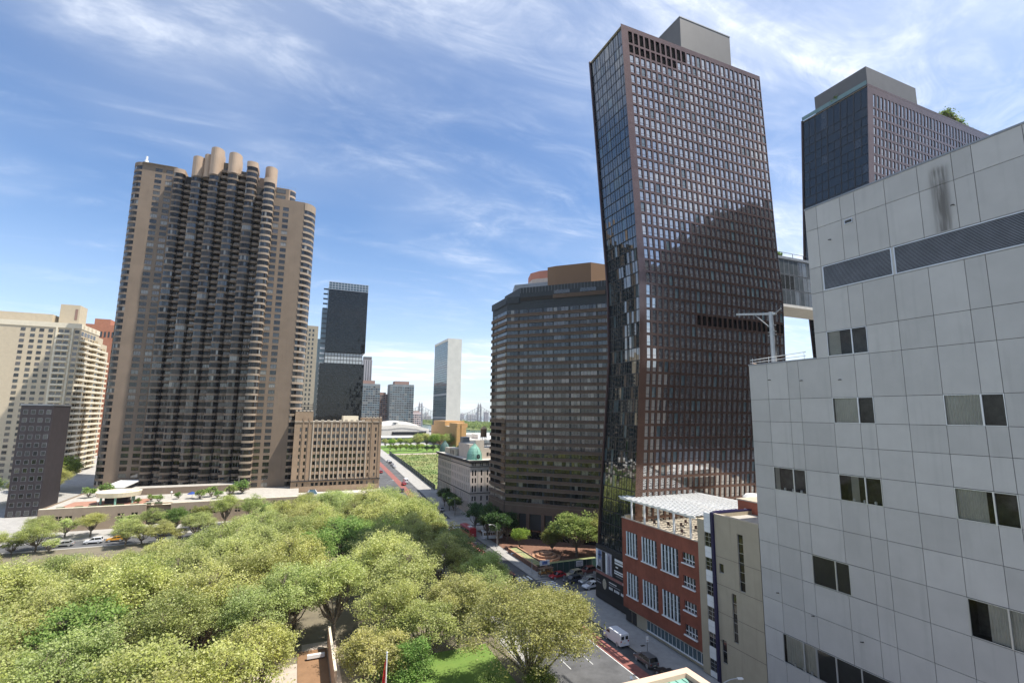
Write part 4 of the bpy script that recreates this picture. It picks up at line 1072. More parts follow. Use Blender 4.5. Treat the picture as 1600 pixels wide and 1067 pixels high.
mb = MB(); mb.box(62.1, 64.6, 128, 146, .7, 1.15, mat('planter_soil', (0.42, 0.36, 0.22), 0.95, vscale=1.5, col2=(0.16, 0.22, 0.06))); mb.build('planting_bed', wl)
gw = thing('green_screen_fence', 'dark green screened fence above street level on the south side of the plaza', 'fence', (71, 125, 0))
mb = MB(); mb.box(64.0, 78.6, 122.0, 122.12, .2, 2.9, M_greenhd); mb.build('screen', gw)
mb = MB()
for k in range(9): mb.box(64.0+k*1.8, 64.1+k*1.8, 121.92, 122.0, 0, 2.95, M_steel)
mb.build('post', gw)
mb = MB(); mb.box(64.2, 79, 122.3, 124.6, 0, 2.5, M_dark, mat('hedge_top', (0.12, 0.16, 0.04), 0.95, vscale=2.5, col2=(0.34, 0.33, 0.17))); mb.build('planting_bed', gw)
mb = MB(); mb.box(61.0, 63.9, 122.6, 122.7, 2.45, 3.75, M_whitep); mb.box(61.7, 63.2, 122.56, 122.6, 2.7, 3.5, mat('sign_blue_text', (0.10, 0.16, 0.36), 0.6, var=.8, vscale=3.2)); tag(mb.build('sign_board', None, base=(62.4, 122.7, 2.45)), 'white board with a blue printed block at the plaza corner', 'sign')
mb = MB(); mb.box(71.6, 73.7, 121.8, 121.9, 1.4, 2.8, M_whitep)
for k in range(3): mb.box(71.8, 73.4-.3*(k % 2), 121.77, 121.8, 1.65+.35*k, 1.8+.35*k, M_pgrey)
tag(mb.build('sign_board', None, base=(72, 121.8, 1.4)), 'white notice board with grey lines fixed on the dark green fence', 'sign')
ks = thing('fruit_stall', 'covered street stall piled with orange and brown goods at the plaza corner', 'stall', (62.8, 124.5, 0))
mb = MB(); mb.box(60.2, 64.3, 121.0, 122.5, 2.0, 2.15, M_wood); mb.build('roof', ks)
mb = MB(); 
for k in range(60):
    x, y, z = random.uniform(60.3, 64.1), random.uniform(120.9, 122.3), random.uniform(.9, 1.9)
    s = random.uniform(.12, .22); mb.box(x-s, x+s, y-s, y+s, z-s, z+s, pick((mat('goods_orange', (.45, .22, .06), .8), 3), (mat('goods_brown', (.2, .11, .05), .8), 3), (mat('goods_pale', (.5, .42, .25), .8), 2)))
mb.build('goods', ks)
mb = MB(); mb.box(60.3, 64.2, 121.0, 122.4, .7, .9, M_wood)
for x in (60.35, 64.05):
    for y in (121.05, 122.3): mb.box(x, x+.1, y, y+.1, 0, 2.2, M_steel)
mb.build('counter', ks)

# ================================================================== PINKISH CORNER BUILDING WITH COPPER DOME
pk = thing('domed_corner_building', 'pinkish stone corner building with dark cornice and green copper dome', 'building', (67, 199, 0))
zc_ = 22.0; PSo = PS(67, 199.5); PWe = PW(67, 251.5)
wk = Wins(pk); mb = MB()
sc = [.75, 1.05, 1.75, 2.05, 2.75]
cols_s = [(.75, 1.4), (1.95, 2.6), (4.6, 5.3), (7.3, 8.0), (9.6, 10.2), (12.2, 12.9)]
rowsz = [(5.4, 7.9), (8.9-1.6, 8.0), (0, 0)]
rows = [(3.4, 5.6), (6.3, 8.2), (9.9, 12.4), (13.4, 15.5), (16.4, 18.7)]
hc, hi_ = cells(cols_s, 0, 14); zc, hj_ = cells(rows, 0, 20.0)
facade(mb, PSo, hc, zc, {(i, j) for i in hi_ for j in hj_}, M_pink, .4)
for i in hi_:
    for j in hj_: wk.add(pane(PSo, hc[i], hc[i+1], zc[j], zc[j+1], .34, G_dark, M_dark, .05, (), (.5,)))
tc_ = [(.65, 1.05), (1.3, 1.7), (2.0, 2.4), (4.3, 4.75), (5.0, 5.45), (7.1, 7.5), (7.8, 8.2), (9.8, 10.2), (12, 12.4)]
hc, hi_ = cells(tc_, 0, 14); zc, hj_ = cells([(20.35, 21.55)], 20.0, zc_)
facade(mb, PSo, hc, zc, {(i, 1) for i in hi_}, M_pink, .3)
for i in hi_: wk.add(pane(PSo, hc[i], hc[i+1], 20.35, 21.55, .25, G_dark))
for z, h, e in ((9.2, .28, .25), (19.9, .25, .2), (2.9, .2, .15)):
    mb.box(67-e, 81, 199.5-e, 199.5, z, z+h, M_corn if z > 5 else M_pink); mb.box(67-e, 67, 199.5, 251.5, z, z+h, M_corn if z > 5 else M_pinkw)
for x in (70.4, 73.6, 76.6, 79.4): mb.box(x-.08, x+.08, 199.4, 199.5, 9.5, 19.8, M_pinkw)
# west side: two parts, the northern one older and yellower
wcols = [(1.3+k*3.1, 2.5+k*3.1) for k in range(8)]
def side(y_hi, L, cols, rows, m_, lab):
    P = PW(67, y_hi); hc, hi_ = cells(cols, 0, L); zc, hj_ = cells(rows, 0, zc_)
    facade(mb, P, hc, zc, {(i, j) for i in hi_ for j in hj_}, m_, .4)
    for i in hi_:
        for j in hj_: wk.add(pane(P, hc[i], hc[i+1], zc[j], zc[j+1], .33, G_dark, M_dark, .06, (), (.5,)))
rw = [(3.3, 5.7), (6.4, 8.6), (10.0, 12.3), (13.4, 15.4), (16.4, 18.6), (20.4, 21.5)]
side(251.5, 24.5, [(1.2+k*2.9, 2.5+k*2.9) for k in range(8)], rw, M_pinkw, '')
side(227.0, 27.5, [(1.0+k*2.65, 1.8+k*2.65) for k in range(10)], rw, M_pink, '')
mb.box(66.92, 67, 226.7, 227.3, 0, 22, M_pink)
mb.box(67.9, 95, 200.3, 251.5, 0, 22.0, M_pink, M_roof)
mb.face([(67, 251.5, 0), (95, 251.5, 0), (95, 251.5, 22), (67, 251.5, 22)], M_pinkw)
mb.build('wall', pk); wk.finish()
mb = MB(); mb.box(66.0, 96, 198.4, 252.2, 22.0, 22.75, M_corn, M_unroof); mb.box(66.35, 96, 198.8, 251.8, 21.6, 22.0, M_corn); mb.build('cornice', pk)
def dome(cx, cy, r, z0, h, m_, nm):
    mb = MB(); prof = [(r*1.08, z0), (r*1.08, z0+.25), (r*.97, z0+.25), (r*.98, z0+h*.2), (r*.93, z0+h*.4), (r*.80, z0+h*.58), (r*.6, z0+h*.76), (r*.3, z0+h*.92), (.55, z0+h), (.5, z0+h+.35), (0, z0+h+.5)]
    mb.lathe(cx, cy, prof, m_, 16)
    for k in range(8):
        a = 2*pi*k/8+.2
        mb.tube([(cx+q[0]*1.02*cos(a), cy+q[0]*1.02*sin(a), q[1]) for q in prof[2:9]], .09, m_, 4)
    o = mb.build(nm, pk)
    mb = MB(); mb.lathe(cx+.1, cy-r*.99, [(0, 0), (.95, 0), (1.05, .01)], M_dark, 14)
    mb = MB(); pts = [(cx+.6+.85*cos(a), cy-r*.985+ (0.0 if sin(a) < .3 else .12), z0+1.35+1.15*sin(a)) for a in [2*pi*k/14 for k in range(14)]]; mb.face(pts, M_dark)
    mb.tube([(p[0], p[1]-.02, p[2]) for p in pts]+[(pts[0][0], pts[0][1]-.02, pts[0][2])], .13, m_, 5); mb.build('dormer', o)
dome(69.7, 202.6, 3.25, 22.75, 6.2, M_verdi, 'dome'); dome(69.6, 250.0-1, 2.6, 22.75, 5.0, M_verdid, 'dome')
mb = MB(); mb.box(68.6, 74.6, 206.5, 222, 22.7, 28.9, M_pink, M_roof); mb.box(71.3, 75.0, 205.4, 206.5, 22.7, 30.5, M_pink); mb.box(75.0, 92, 205.4, 218, 22.7, 27.2, M_pink, M_roof)
mb.box(68.2, 73, 222, 243, 22.7, 25.4, M_pinkw, M_roof); mb.box(66.9, 73.5, 222, 231, 22.7, 26.0, M_pinkw, M_roof)
mb.box(76.3, 77.2, 205.3, 205.4, 23.9, 25.3, M_dark)
for k in range(3): mb.box(66.85, 66.9, 223.5+k*2.4, 224.6+k*2.4, 23.4, 25.2, M_dark)
mb.build('penthouse', pk)
mb = MB(); mb.box(70.5, 73.5, 221, 226, 28.9-2.8, 31.2, M_steel); mb.build('roof_unit', pk)
mb = MB(); mb.box(81, 84.5, 209, 213, 27.2, 29.6, M_galv); mb.build('roof_unit', pk)
tk = thing('water_tank', 'wooden rooftop water tank with a conical roof standing on the domed corner building', 'water tank', (78, 214.5, 27.2))
mb = MB(); mb.lathe(78, 214.5, [(0, 31.6), (1.42, 31.6), (1.38, 35.2), (0, 35.2)], M_wood, 18); mb.build('barrel', tk)
mb = MB(); mb.lathe(78, 214.5, [(1.6, 35.1), (1.6, 35.2), (0, 36.5)], mat('tank_roof', (.50, .35, .20), .8), 18); mb.build('roof', tk)
for sx in (-1, 1):
    for sy in (-1, 1):
        mb = MB(); mb.tube([(78+sx*1.0, 214.5+sy*1.0, 27.2), (78+sx*.9, 214.5+sy*.9, 31.6)], .12, M_steel, 5); mb.build('leg', tk)
mb = MB(); mb.tube([(77.0, 213.5, 27.4), (79.0, 213.5, 31.4)], .06, M_steel, 4); mb.tube([(79.0, 213.5, 27.4), (77.0, 213.5, 31.4)], .06, M_steel, 4); mb.box(76.7, 79.3, 213.2, 215.8, 31.45, 31.6, M_steel); mb.build('brace', tk)

# ================================================================== BROWN PIERED OFFICE BUILDING
random.seed(5)
dc = thing('piered_office_building', 'brown brick office block with tall vertical piers and pale crenellated parapet', 'building', (18, 246, 0))
mb = MB(); P = PS(-1.5, 246); L = 38.6
bays_d = [(3.1, 4.2), (5.9, 6.5)] ; xs = []
x = 8.4
while x < 31: xs += [(x, x+1.25), (x+1.75, x+3.0)]; x += 3.95
cols = [(2.3, 2.9), (4.6, 5.4)]+xs[:12]+[(32.6, 33.2), (35.6, 36.3)]
rows = [(9.0, 10.5)]+[(12.2+3.0*k, 14.0+3.0*k) for k in range(8)]
hc, hi_ = cells(cols, 0, L); zc, hj_ = cells(rows, 0, 37.9)
facade(mb, P, hc, zc, {(i, j) for i in hi_ for j in hj_}, M_deco, .35)
wd = Wins(dc)
for i in hi_:
    for j in hj_: wd.add(pane(P, hc[i], hc[i+1], zc[j], zc[j+1], .28, pick((G_dark, 5), (G_mid, 2), (G_curt, .5)), M_dark, .05, (), (.5,)))
for k in range(7):
    xx = 8.4+3.95*k-.65; mb.box(-1.5+xx, -1.5+xx+.45, 245.65, 246, 11.6, 37.4, M_decolt)
for k in range(6):
    xx = 8.4+3.95*k+1.3; mb.box(-1.5+xx, -1.5+xx+.36, 245.8, 246, 11.6, 36.8, M_decolt)
for xx in (3.4, 5.9, 33.9, 37.4): mb.box(-1.5+xx, -1.5+xx+.5, 245.7, 246, 11.6, 39.6, M_deco)
mb.box(-1.5, 6.1, 246, 270, 37.9, 42.2, M_deco); mb.box(29.6, 37.1, 246, 270, 37.9, 39.4, M_deco)
for k in range(9): mb.box(7+k*2.6, 8.3+k*2.6, 245.9, 246.4, 37.9, 38.6, M_decolt)
for k in range(5): mb.box(-1.4+k*1.6, -.5+k*1.6, 245.9, 246.4, 42.2, 42.9, M_decolt)
for k in range(5): mb.box(29.7+k*1.6, 30.6+k*1.6, 245.9, 246.4, 39.4, 40.1, M_decolt)
mb.box(-1.5, 37.1, 246.4, 285, 0, 37.5, M_deco, M_roof); mb.box(20, 27, 255, 265, 37.5, 40.3, M_creamw)
mb.box(-1.5, 37.3, 245.4, 246, 11.1, 11.5, M_corn); mb.box(-1.5, 37.3, 245.7, 246, 37.5, 37.85, M_decolt)
mb.face([(37.1, 246, 0), (37.1, 285, 0), (37.1, 285, 38), (37.1, 246, 38)], M_deco)
mb.build('wall', dc); wd.finish()
mb = MB(); mb.box(-1.5, 37.2, 232, 245.3, 0, 6.4, M_tanlt, M_unroof); mb.box(-1.5, 37.3, 231.9, 232.3, 6.4, 7.2, M_creamw)
lt = thing('terrace_block', 'low pale terrace block in front of the brown piered office building', 'building', (18, 238, 0)); mb.build('wall', lt)
mb = MB(); mb.prism([(5.2, 236), (9.8, 236), (9.8, 240), (5.2, 240)], 6.4, 6.8, M_whitep)
b0 = [(5.2, 236, 6.8), (9.8, 236, 6.8), (9.8, 240, 6.8), (5.2, 240, 6.8)]; t0 = [(6.3, 237, 8.5), (8.7, 237, 8.5), (8.7, 239, 8.5), (6.3, 239, 8.5)]
for k in range(4): mb.face([b0[k], b0[(k+1) % 4], t0[(k+1) % 4], t0[k]], G_blue); mb.beam(b0[k], t0[k], .12, .12, M_whitep)
mb.face(t0, G_blue); mb.build('skylight', lt)
# ================================================================== BLACK GLASS TOWER
bt = thing('black_glass_tower', 'black glass office tower with a pale glazed slot halfway up and glass crown', 'tower', (22, 330, 0))
mb = MB()
for (x0, x1, z0, z1) in ((9.8, 36.6, 5, 72.7), (12.4, 36.8, 80.0, 120.6)):
    nx, nz = 20, int((z1-z0)/1.9)
    for i in range(nx):
        for j in range(nz):
            a, b = x0+(x1-x0)*i/nx, x0+(x1-x0)*(i+1)/nx; c, d = z0+(z1-z0)*j/nz, z0+(z1-z0)*(j+1)/nz; e = random.gauss(0, .01)
            mb.face([(a, 330+e, c), (b-.06, 330-e, c), (b-.06, 330-e, d-.07), (a, 330+e, d-.07)], M_darkgl)
    mb.box(x0-.05, x1+.05, 330.06, 352, z0, z1, M_darkgl2)
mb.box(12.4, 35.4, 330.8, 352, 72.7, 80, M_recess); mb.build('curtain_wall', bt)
mb = MB()
for k in range(12): 
    for j in range(3): mb.face([(12.6+k*1.9, 330.7, 73.0+j*2.3), (14.2+k*1.9, 330.7, 73.0+j*2.3), (14.2+k*1.9, 330.7, 74.9+j*2.3), (12.6+k*1.9, 330.7, 74.9+j*2.3)], mat('slot_glass', (.42, .46, .48), .2, ior=1.8))
mb.build('glazed_slot', bt)
mb = MB(); mb.box(12.3, 36.9, 329.9, 330.0, 120.6, 125.5, G_blue); 
for k in range(14): mb.box(12.3+k*1.87, 12.5+k*1.87, 329.8, 329.9, 120.6, 125.5, M_alu)
for z in (120.6, 122.2, 123.8, 125.3): mb.box(12.3, 36.9, 329.78, 329.88, z, z+.22, M_alu)
mb.box(12.4, 36.8, 336, 350, 120.6, 123, M_dark); mb.build('crown', bt)
mb = MB(); mb.box(9.2, 12.3, 331.5, 350, 60, 108, G_blue); mb.box(7.6, 9.7, 332, 350, 5, 88, G_blue)
for k in range(26): mb.box(9.4, 12.2, 331.3, 331.5, 40+k*3.2, 41.1+k*3.2, M_alu if k < 14 else M_darkgl2)
mb.build('side_glazing', bt)
tn = thing('slender_stone_tower', 'slender tan tower squeezed between the bay-front tower and black glass tower', 'tower', (3, 300, 0))
mb = MB(); P = PS(-1.0, 300); hc, hi_ = cells([(1.4, 2.3), (3.1, 4.0), (5.0, 5.9)], 0, 8.0); zc, hj_ = cells([(12+2.6*k, 13.5+2.6*k) for k in range(30)], 0, 90.9)
M_tslim = mat('tan_stone', (.42, .38, .30), .85); facade(mb, P, hc, zc, {(i, j) for i in hi_ for j in hj_}, M_tslim, .3)
wt = Wins(tn)
for i in hi_:
    for j in hj_: wt.add(pane(P, hc[i], hc[i+1], zc[j], zc[j+1], .22, G_mid))
wt.finish(); mb.box(-1, 7, 300.4, 315, 0, 90.5, M_tslim); mb.build('wall', tn)
mb = MB(); mb.box(.3, 7, 291, 299, 0, 43, M_steel)
for k in range(5): mb.box(.3, 7, 290.9, 291, 41+k*1.2, 41.3+k*1.2, M_dark)
mb.box(.5, .7, 290.8, 291, 43, 47, M_dark); mb.box(6.5, 6.7, 290.8, 291, 43, 47, M_dark); tag(mb.build('rooftop_scaffold', None, base=(3, 295, 0)), 'dark rooftop frame behind the corner of the brown piered office building', 'structure')

# ================================================================== CREAM BALCONY TOWER, LEFT EDGE
random.seed(3)
cb = thing('cream_balcony_tower', 'sunlit cream apartment tower with stacked pale balconies at the left edge', 'tower', (-110, 330, 0))
mb = MB(); XC = -110.8
mb.box(-160, XC, 330, 357, 0, 85.0, M_cream, M_roof); mb.box(-160, XC, 357.0, 364, 0, 83.9, M_cream, M_roof); mb.box(-158, XC, 364, 371.5, 0, 80.8, M_cream, M_roof); mb.box(-156, XC, 371.5, 375, 0, 77, M_cream, M_roof)
mb.box(-160.2, XC+.25, 329.7, 357.2, 85.0, 87.6, M_creamw, M_roof); mb.box(-160, -114.8, 345, 352, 87.6, 89, M_cream); mb.box(-124, -115.4, 340, 350, 87.6, 99.3, M_cream); mb.box(-160, -126, 338, 350, 87.6, 93, M_cream)
mb.box(-114.2, -113.4, 329.6, 330, 0, 85, M_creamw); mb.box(-120.8, -120.0, 329.6, 330, 0, 85, M_creamw)
for k in range(4): mb.box(XC+.25, XC+.30, 333+5.6*k, 335.2+5.6*k, 85.5, 87.2, M_cream)
mb.box(-117.4, -116.2, 339.9, 340, 91, 97, M_farbr); mb.build('wall', cb)
wcb = Wins(cb, 'window'); bal = Wins(cb, 'balcony')
for k in range(27):
    z = 4+2.98*k
    for x in (-119.7, -117.2, -112.9, -123.8, -127.5, -131, -135): 
        wcb.add([([(x, 329.9, z+.9), (x+1.9, 329.9, z+.9), (x+1.9, 329.9, z+2.5), (x, 329.9, z+2.5)], pick((G_dark, 3), (G_warm, 3), (G_mid, 2)))])
    fs = []; a_, b_ = -119.8, -114.3
    fs.append(([(a_, 328.9, z-.15), (b_, 328.9, z-.15), (b_, 328.9, z+.8), (a_, 328.9, z+.8)], M_creamw)); fs.append(([(a_, 328.9, z-.15), (b_, 328.9, z-.15), (b_, 330, z-.15), (a_, 330, z-.15)], M_creamw)); bal.add(fs)
    ymax = 374 if z < 72 else 370 if z < 76 else 356
    for y in np.arange(332, ymax-3, 4.2):
        m_ = pick((G_dark, 3), (G_warm, 4)); wcb.add([([(XC+.06, y, z+.1), (XC+.06, y+3.2, z+.1), (XC+.06, y+3.2, z+2.3), (XC+.06, y, z+2.3)], m_)])
    for (a, b, pr) in ((331.0, 343.6, 1.7), (344.2, 356.8, 2.1), (358.2, 373.6, 1.7)):
        if b > ymax: b = ymax
        if b-a < 3 or (k > 25): continue
        x1 = XC+pr; fs = []
        for (q0, q1) in (((XC, a), (x1, a+1.2)), ((x1, a+1.2), (x1, b-1.2)), ((x1, b-1.2), (XC, b))):
            fs.append(([(q0[0], q0[1], z-.2), (q1[0], q1[1], z-.2), (q1[0], q1[1], z+.95), (q0[0], q0[1], z+.95)], M_creamw))
        fs.append(([(XC, a, z-.2), (x1, a+1.2, z-.2), (x1, b-1.2, z-.2), (XC, b, z-.2)], M_creamw)); fs.append(([(XC, a, z-.05), (x1, a+1.2, z-.05), (x1, b-1.2, z-.05), (XC, b, z-.05)], M_creamw))
        fs.append(([(XC, (a+b)/2, z), (x1, (a+b)/2, z), (x1, (a+b)/2, z+2.6), (XC, (a+b)/2, z+2.6)], M_cream))
        bal.add(fs)
wcb.finish(); bal.finish()
rbk = thing('red_brick_tower', 'red brick tower top showing between the cream balcony tower and the tan tower', 'tower', (-125, 430, 0))
mb = MB(); mb.box(-146, -118, 430, 450, 0, 102, M_redb); mb.box(-137, -128, 430, 445, 102, 106, M_redb); mb.build('wall', rbk)
mb = MB()
for k in range(6): mb.face([(-133+k*2.2, 429.9, 93), (-131.9+k*2.2, 429.9, 93), (-131.9+k*2.2, 429.9, 97), (-133+k*2.2, 429.9, 97)], G_dark)
mb.build('window', rbk)
dk = thing('dark_brown_slab', 'dark brown slab building low at the left edge in front of the cream tower', 'building', (-95, 245, 0))
mb = MB(); mb.box(-97, -87.5, 246, 262, 0, 43.5, mat('dark_slab', (.035, .028, .03), .7, var=.2, streak=.3)); mb.box(-97.2, -87.3, 245.9, 262, 43.5, 44.1, M_steel); mb.build('wall', dk)
wdk = Wins(dk)
for k in range(13):
    for j in range(4): wdk.add(pane(PS(-97, 246), .8+2.3*j, 2.2+2.3*j, 3+3.1*k, 4.7+3.1*k, -.03, pick((G_dark, 3), (G_mid, 2)), M_steel, .08))
wdk.finish()

# ================================================================== FAR BUILDINGS
def banded(name, label, x0, x1, y, z0, z1, m_, g1, step=3.3, top=None, colw=4.0, depth=30, mix=None):
    t = thing(name, label, 'tower', ((x0+x1)/2, y, z0)); mb = MB(); mb.box(x0, x1, y, y+depth, z0, z1, m_)
    if top: mb.box(x0+(x1-x0)*.2, x1-(x1-x0)*.2, y+4, y+depth-4, z1, z1+top, M_farbr)
    mb.build('wall', t); w = Wins(t)
    nx = max(2, int((x1-x0)/colw)); z = z0+4
    while z < z1-step:
        for i in range(nx):
            a = x0+(x1-x0)*(i+.1)/nx; b = x0+(x1-x0)*(i+.9)/nx
            w.add([([(a, y-.15, z), (b, y-.15, z), (b, y-.15, z+step*.55), (a, y-.15, z+step*.55)], pick((g1, 4), (G_curt, 1), (G_blue, 3)))])
        z += step
    w.finish(); return t
M_gsteel = mat('grey_green_cladding', (.20, .22, .22), .6, var=.15, vscale=.1)
banded('residential_tower', 'grey-green glass tower with brown roof box, nearer to the marble slab tower', 147.5, 190.5, 900, 10, 93, M_gsteel, G_mid, 4.0, 6)
banded('residential_tower', 'grey-green glass tower half hidden by the black glass tower', 85, 130, 900, 10, 92.5, M_gsteel, G_mid, 4.0, 6)
sp = thing('slim_tower', 'slim pale supertall tower far behind the black glass tower', 'tower', (106, 960, 10)); mb = MB(); mb.box(104.5, 121.5, 960, 975, 10, 141, mat('slim_glass', (.33, .31, .31), .5, var=.1)); mb.box(105.5, 120.5, 961, 974, 141, 147, M_coppergrey); mb.build('wall', sp)
mb = MB()
for k in range(4): mb.box(106+k*4.2, 107.2+k*4.2, 959.8, 960, 14, 140, G_mid)
mb.build('window_strip', sp)
banded('brick_tower', 'dark reddish brick tower low between the two grey-green towers', 131, 148, 925, 10, 76, M_farbr, G_dark, 3.6, 3)
banded('brick_tower', 'pale pinkish tower low beside the grey-green tower nearest the marble slab tower', 196, 212, 930, 8, 44, mat('far_pink', (.58, .48, .46), .9), G_mid, 3.6, 2)
random.seed(77)
for k in range(46):
    x = 560+k*26+random.uniform(-9, 9); y = 2250+random.uniform(0, 400); h = random.uniform(18, 62)
    q = thing('riverside_block', 'small hazy apartment block beyond the bridge, '+nth(k+1)+' from the left', 'building', (x, y, 0), 'far apartment blocks beyond the bridge')
    w_ = random.uniform(12, 30); mb = MB(); mb.box(x, x+w_, y, y+20, -3, h, pick((M_far, 2), (M_far2, 2), (M_farbr, 1))); mb.box(x+w_*.3, x+w_*.6, y+4, y+12, h, h+5, M_far2)
    for j in range(int(h/7)): mb.box(x+1, x+w_-1, y-.3, y, 3+j*7, 5+j*7, M_gsteel)
    mb.build('wall', q)
for k in range(16):
    x = 330+k*15; y = 2300+random.uniform(0, 200); h = random.uniform(14, 40)
    q = thing('riverside_block', 'small hazy block left of the marble slab tower, '+nth(k+1)+' from the left', 'building', (x, y, 0), 'far blocks left of the slab tower')
    mb = MB(); mb.box(x, x+12, y, y+15, -3, h, pick((M_far, 2), (M_far2, 2))); mb.box(x+3, x+6, y+4, y+8, h, h+4, M_far2); mb.build('wall', q)

# slab tower: glass west side, marble end
un = thing('marble_slab_tower', 'tall thin slab tower with blank pale marble end and grey-green glass side', 'tower', (220, 780, 8))
mb = MB(); X1, X2, Y1, Y2, ZT = 207.5, 229.8, 739.8, 824, 158.6
mb.box(X1+.4, X2, Y1, Y2, 8, ZT, M_marble, M_unroof); mb.box(X1-.2, X1+.4, Y1, Y1+1.6, 8, ZT, M_marble); mb.build('marble_end', un)
wu = Wins(un, 'glass_bay'); nz = 39
for j in range(nz):
    z = 12+(ZT-16)*j/nz; h = (ZT-16)/nz
    for k in range(9):
        y0 = Y1+1.6+(Y2-Y1-1.6)*k/9; y1 = Y1+1.6+(Y2-Y1-1.6)*(k+1)/9
        g = pick((G_un, 5), (G_blue, 2), (G_mid, 1)) if j not in (6, 16, 28) else M_louv
        wu.add([([(X1+.2, y1, z), (X1+.2, y0, z), (X1+.2, y0, z+h*.62), (X1+.2, y1, z+h*.62)], g), ([(X1+.25, y1, z+h*.62), (X1+.25, y0, z+h*.62), (X1+.25, y0, z+h), (X1+.25, y1, z+h)], mat('spandrel_green', (.06, .085, .085), .4))])
wu.finish(); mb = MB(); mb.box(X1-.2, X1+.38, Y1+1.6, Y2, ZT-3.5, ZT, M_marble); mb.build('parapet', un)
# assembly hall with swept roof
ga = thing('assembly_hall', 'low pale hall with a swept concave roof and dark ribbon window', 'hall', (115, 620, 13))
mb = MB(); n = 22; X = [93+(152-93)*k/n for k in range(n+1)]
rf = lambda x: 26.3+1.8*math.exp(-((x-118)/12)**2)-(max(0, x-137)/13)*3.5
for a, b in zip(X[:-1], X[1:]):
    for (y0, y1, d0, d1) in ((620, 640, 0, -1.2), (640, 665, -1.2, 1.0), (665, 690, 1.0, 3.5)):
        mb.face([(a, y0, rf(a)+d0), (b, y0, rf(b)+d0), (b, y1, rf(b)+d1), (a, y1, rf(a)+d1)], M_unroof)
    mb.face([(a, 620, 13.7), (b, 620, 13.7), (b, 620, rf(b)-4.2), (a, 620, rf(a)-4.2)], M_unroof)
    mb.face([(a, 619.5, max(rf(a)-4.2, 20)), (b, 619.5, max(rf(b)-4.2, 20)), (b, 620, rf(b)), (a, 620, rf(a))], M_unroof)
mb.face([(93, 620, 13), (93, 690, 13), (93, 690, 29), (93, 620, 26.3)], M_unroof)
mb.box(88, 93, 640, 690, 13, 24, M_unroof)
mb.lathe(117, 640, [(7, 26.5), (6.2, 29.4), (3.5, 30.6), (0, 30.9)], M_unroof, 20, sy=1.2); mb.build('roof', ga)
mb = MB(); mb.box(106, 148.5, 619.3, 619.6, 15.0, 18.9, G_dark); mb.box(148.5, 152, 619, 624, 13.4, 21, M_unroof); mb.build('ribbon_window', ga)
mb = MB(); mb.box(111, 119, 634, 648, 27.4, 30.2, mat('skylight_dark', (.10, .11, .12), .4)); mb.build('skylight', ga)
lw = thing('long_glass_pavilion', 'long low glass pavilion with white roof slab beneath the swept roof hall', 'pavilion', (110, 505, 12))
mb = MB(); mb.box(66, 150, 500, 520, 17.6, 18.7, M_whitep); mb.build('roof', lw)
mb = MB(); mb.box(66.5, 149, 500.6, 519, 9.5, 17.6, G_blue); 
for z in (12.3, 15.0): mb.box(66.4, 149.2, 500.4, 500.6, z, z+.4, M_galv)
mb.build('glazing', lw)
# ochre building
oc = thing('ochre_brick_building', 'ochre brick block with tall narrow dark slots in its shaded side', 'building', (135, 440, 0))
mb = MB(); x0 = 128.5; ys0, ys1 = 422.5, 514.0
P = PW(x0, ys1); slots = [(10+6.1*k, 12.0+6.1*k) for k in range(4)]+[(58, 60.6), (67, 69.6)]
hc, hi_ = cells([s for s in slots], 0, ys1-ys0); zc, hj_ = cells([(0, 23.5)], -5, 30.0)
facade(mb, P, hc, zc, {(i, j) for i in hi_ for j in hj_}, M_ochre, 1.2)
for i in hi_:
    for j in hj_: mb.face(quad(P, hc[i], hc[i+1], zc[j], zc[j+1], 1.1), G_dark)
mb.box(x0+1.3, 137.2, ys0, ys1, -5, 29.9, M_ochre, M_unroof); mb.face([(x0, ys0, -5), (x0+1.3, ys0, -5), (x0+1.3, ys0, 30), (x0, ys0, 30)], M_ochre)
mb.box(125.8-4, 137, 430, 470, 29.9, 33.4, M_ochre) if False else mb.box(129.0, 138.5, ys0+.2, 448, 29.9, 33.3, M_ochre)
mb.box(132.6, 133.0, ys0-.5, ys0, 0, 33.2, M_ochre); mb.box(128.6, 148, 462, 505, 29.9, 34.8, M_ochre); mb.box(128.6, 146, 452, 461, 29.9, 30.4, M_creamw)
mb.build('wall', oc)
pj = thing('pier_building', 'low grey-green riverside roofs between the ochre block and water tank', 'building', (170, 470, 0))
mb = MB(); mb.box(146, 205, 455, 500, 0, 17, M_gsteel, M_unroof); mb.box(150, 190, 454.6, 455, 11, 14, G_mid); mb.box(165, 198, 470, 490, 17, 21.5, M_whitep, M_unroof); mb.box(150, 215, 520, 560, 0, 19.5, M_unroof, M_unroof); mb.build('wall', pj)

# ================================================================== BRIDGE
br = thing('cantilever_bridge', 'grey steel cantilever bridge crossing the river in the far distance', 'bridge', (670, 1900, 0))
YB = 1900
mb = MB(); mb.box(-100, 1700, YB-6, YB+6, 17.5, 20.5, M_bridge); mb.box(-100, 1700, YB-6, YB+6, 26, 27.2, M_bridge); mb.build('deck', br)
towers = [430, 671, 912, 1153]
for tx in towers:
    mb = MB()
    for sx in (-5, 5):
        mb.beam((tx+sx*1.4, YB, -8), (tx+sx, YB, 78), 4.2, 4.2, M_bridge)
    for z in (38, 52, 66, 76): mb.box(tx-7, tx+7, YB-1.5, YB+1.5, z, z+2, M_bridge)
    mb.box(tx-10, tx+10, YB-8, YB+8, -8, 17.5, M_far2) if False else mb.box(tx-9, tx+9, YB-5, YB+5, -8, 16, M_bridge)
    for sx in (-5, 5): mb.lathe(tx+sx, YB, [(2, 78), (.3, 86), (0, 86)], M_bridge, 8)
    mb.build('tower', br)
mb = MB()
def topz(x):
    d = min(abs(x-t) for t in towers)/120.5
    return 27.5+46*(1-min(1, d))**1.7
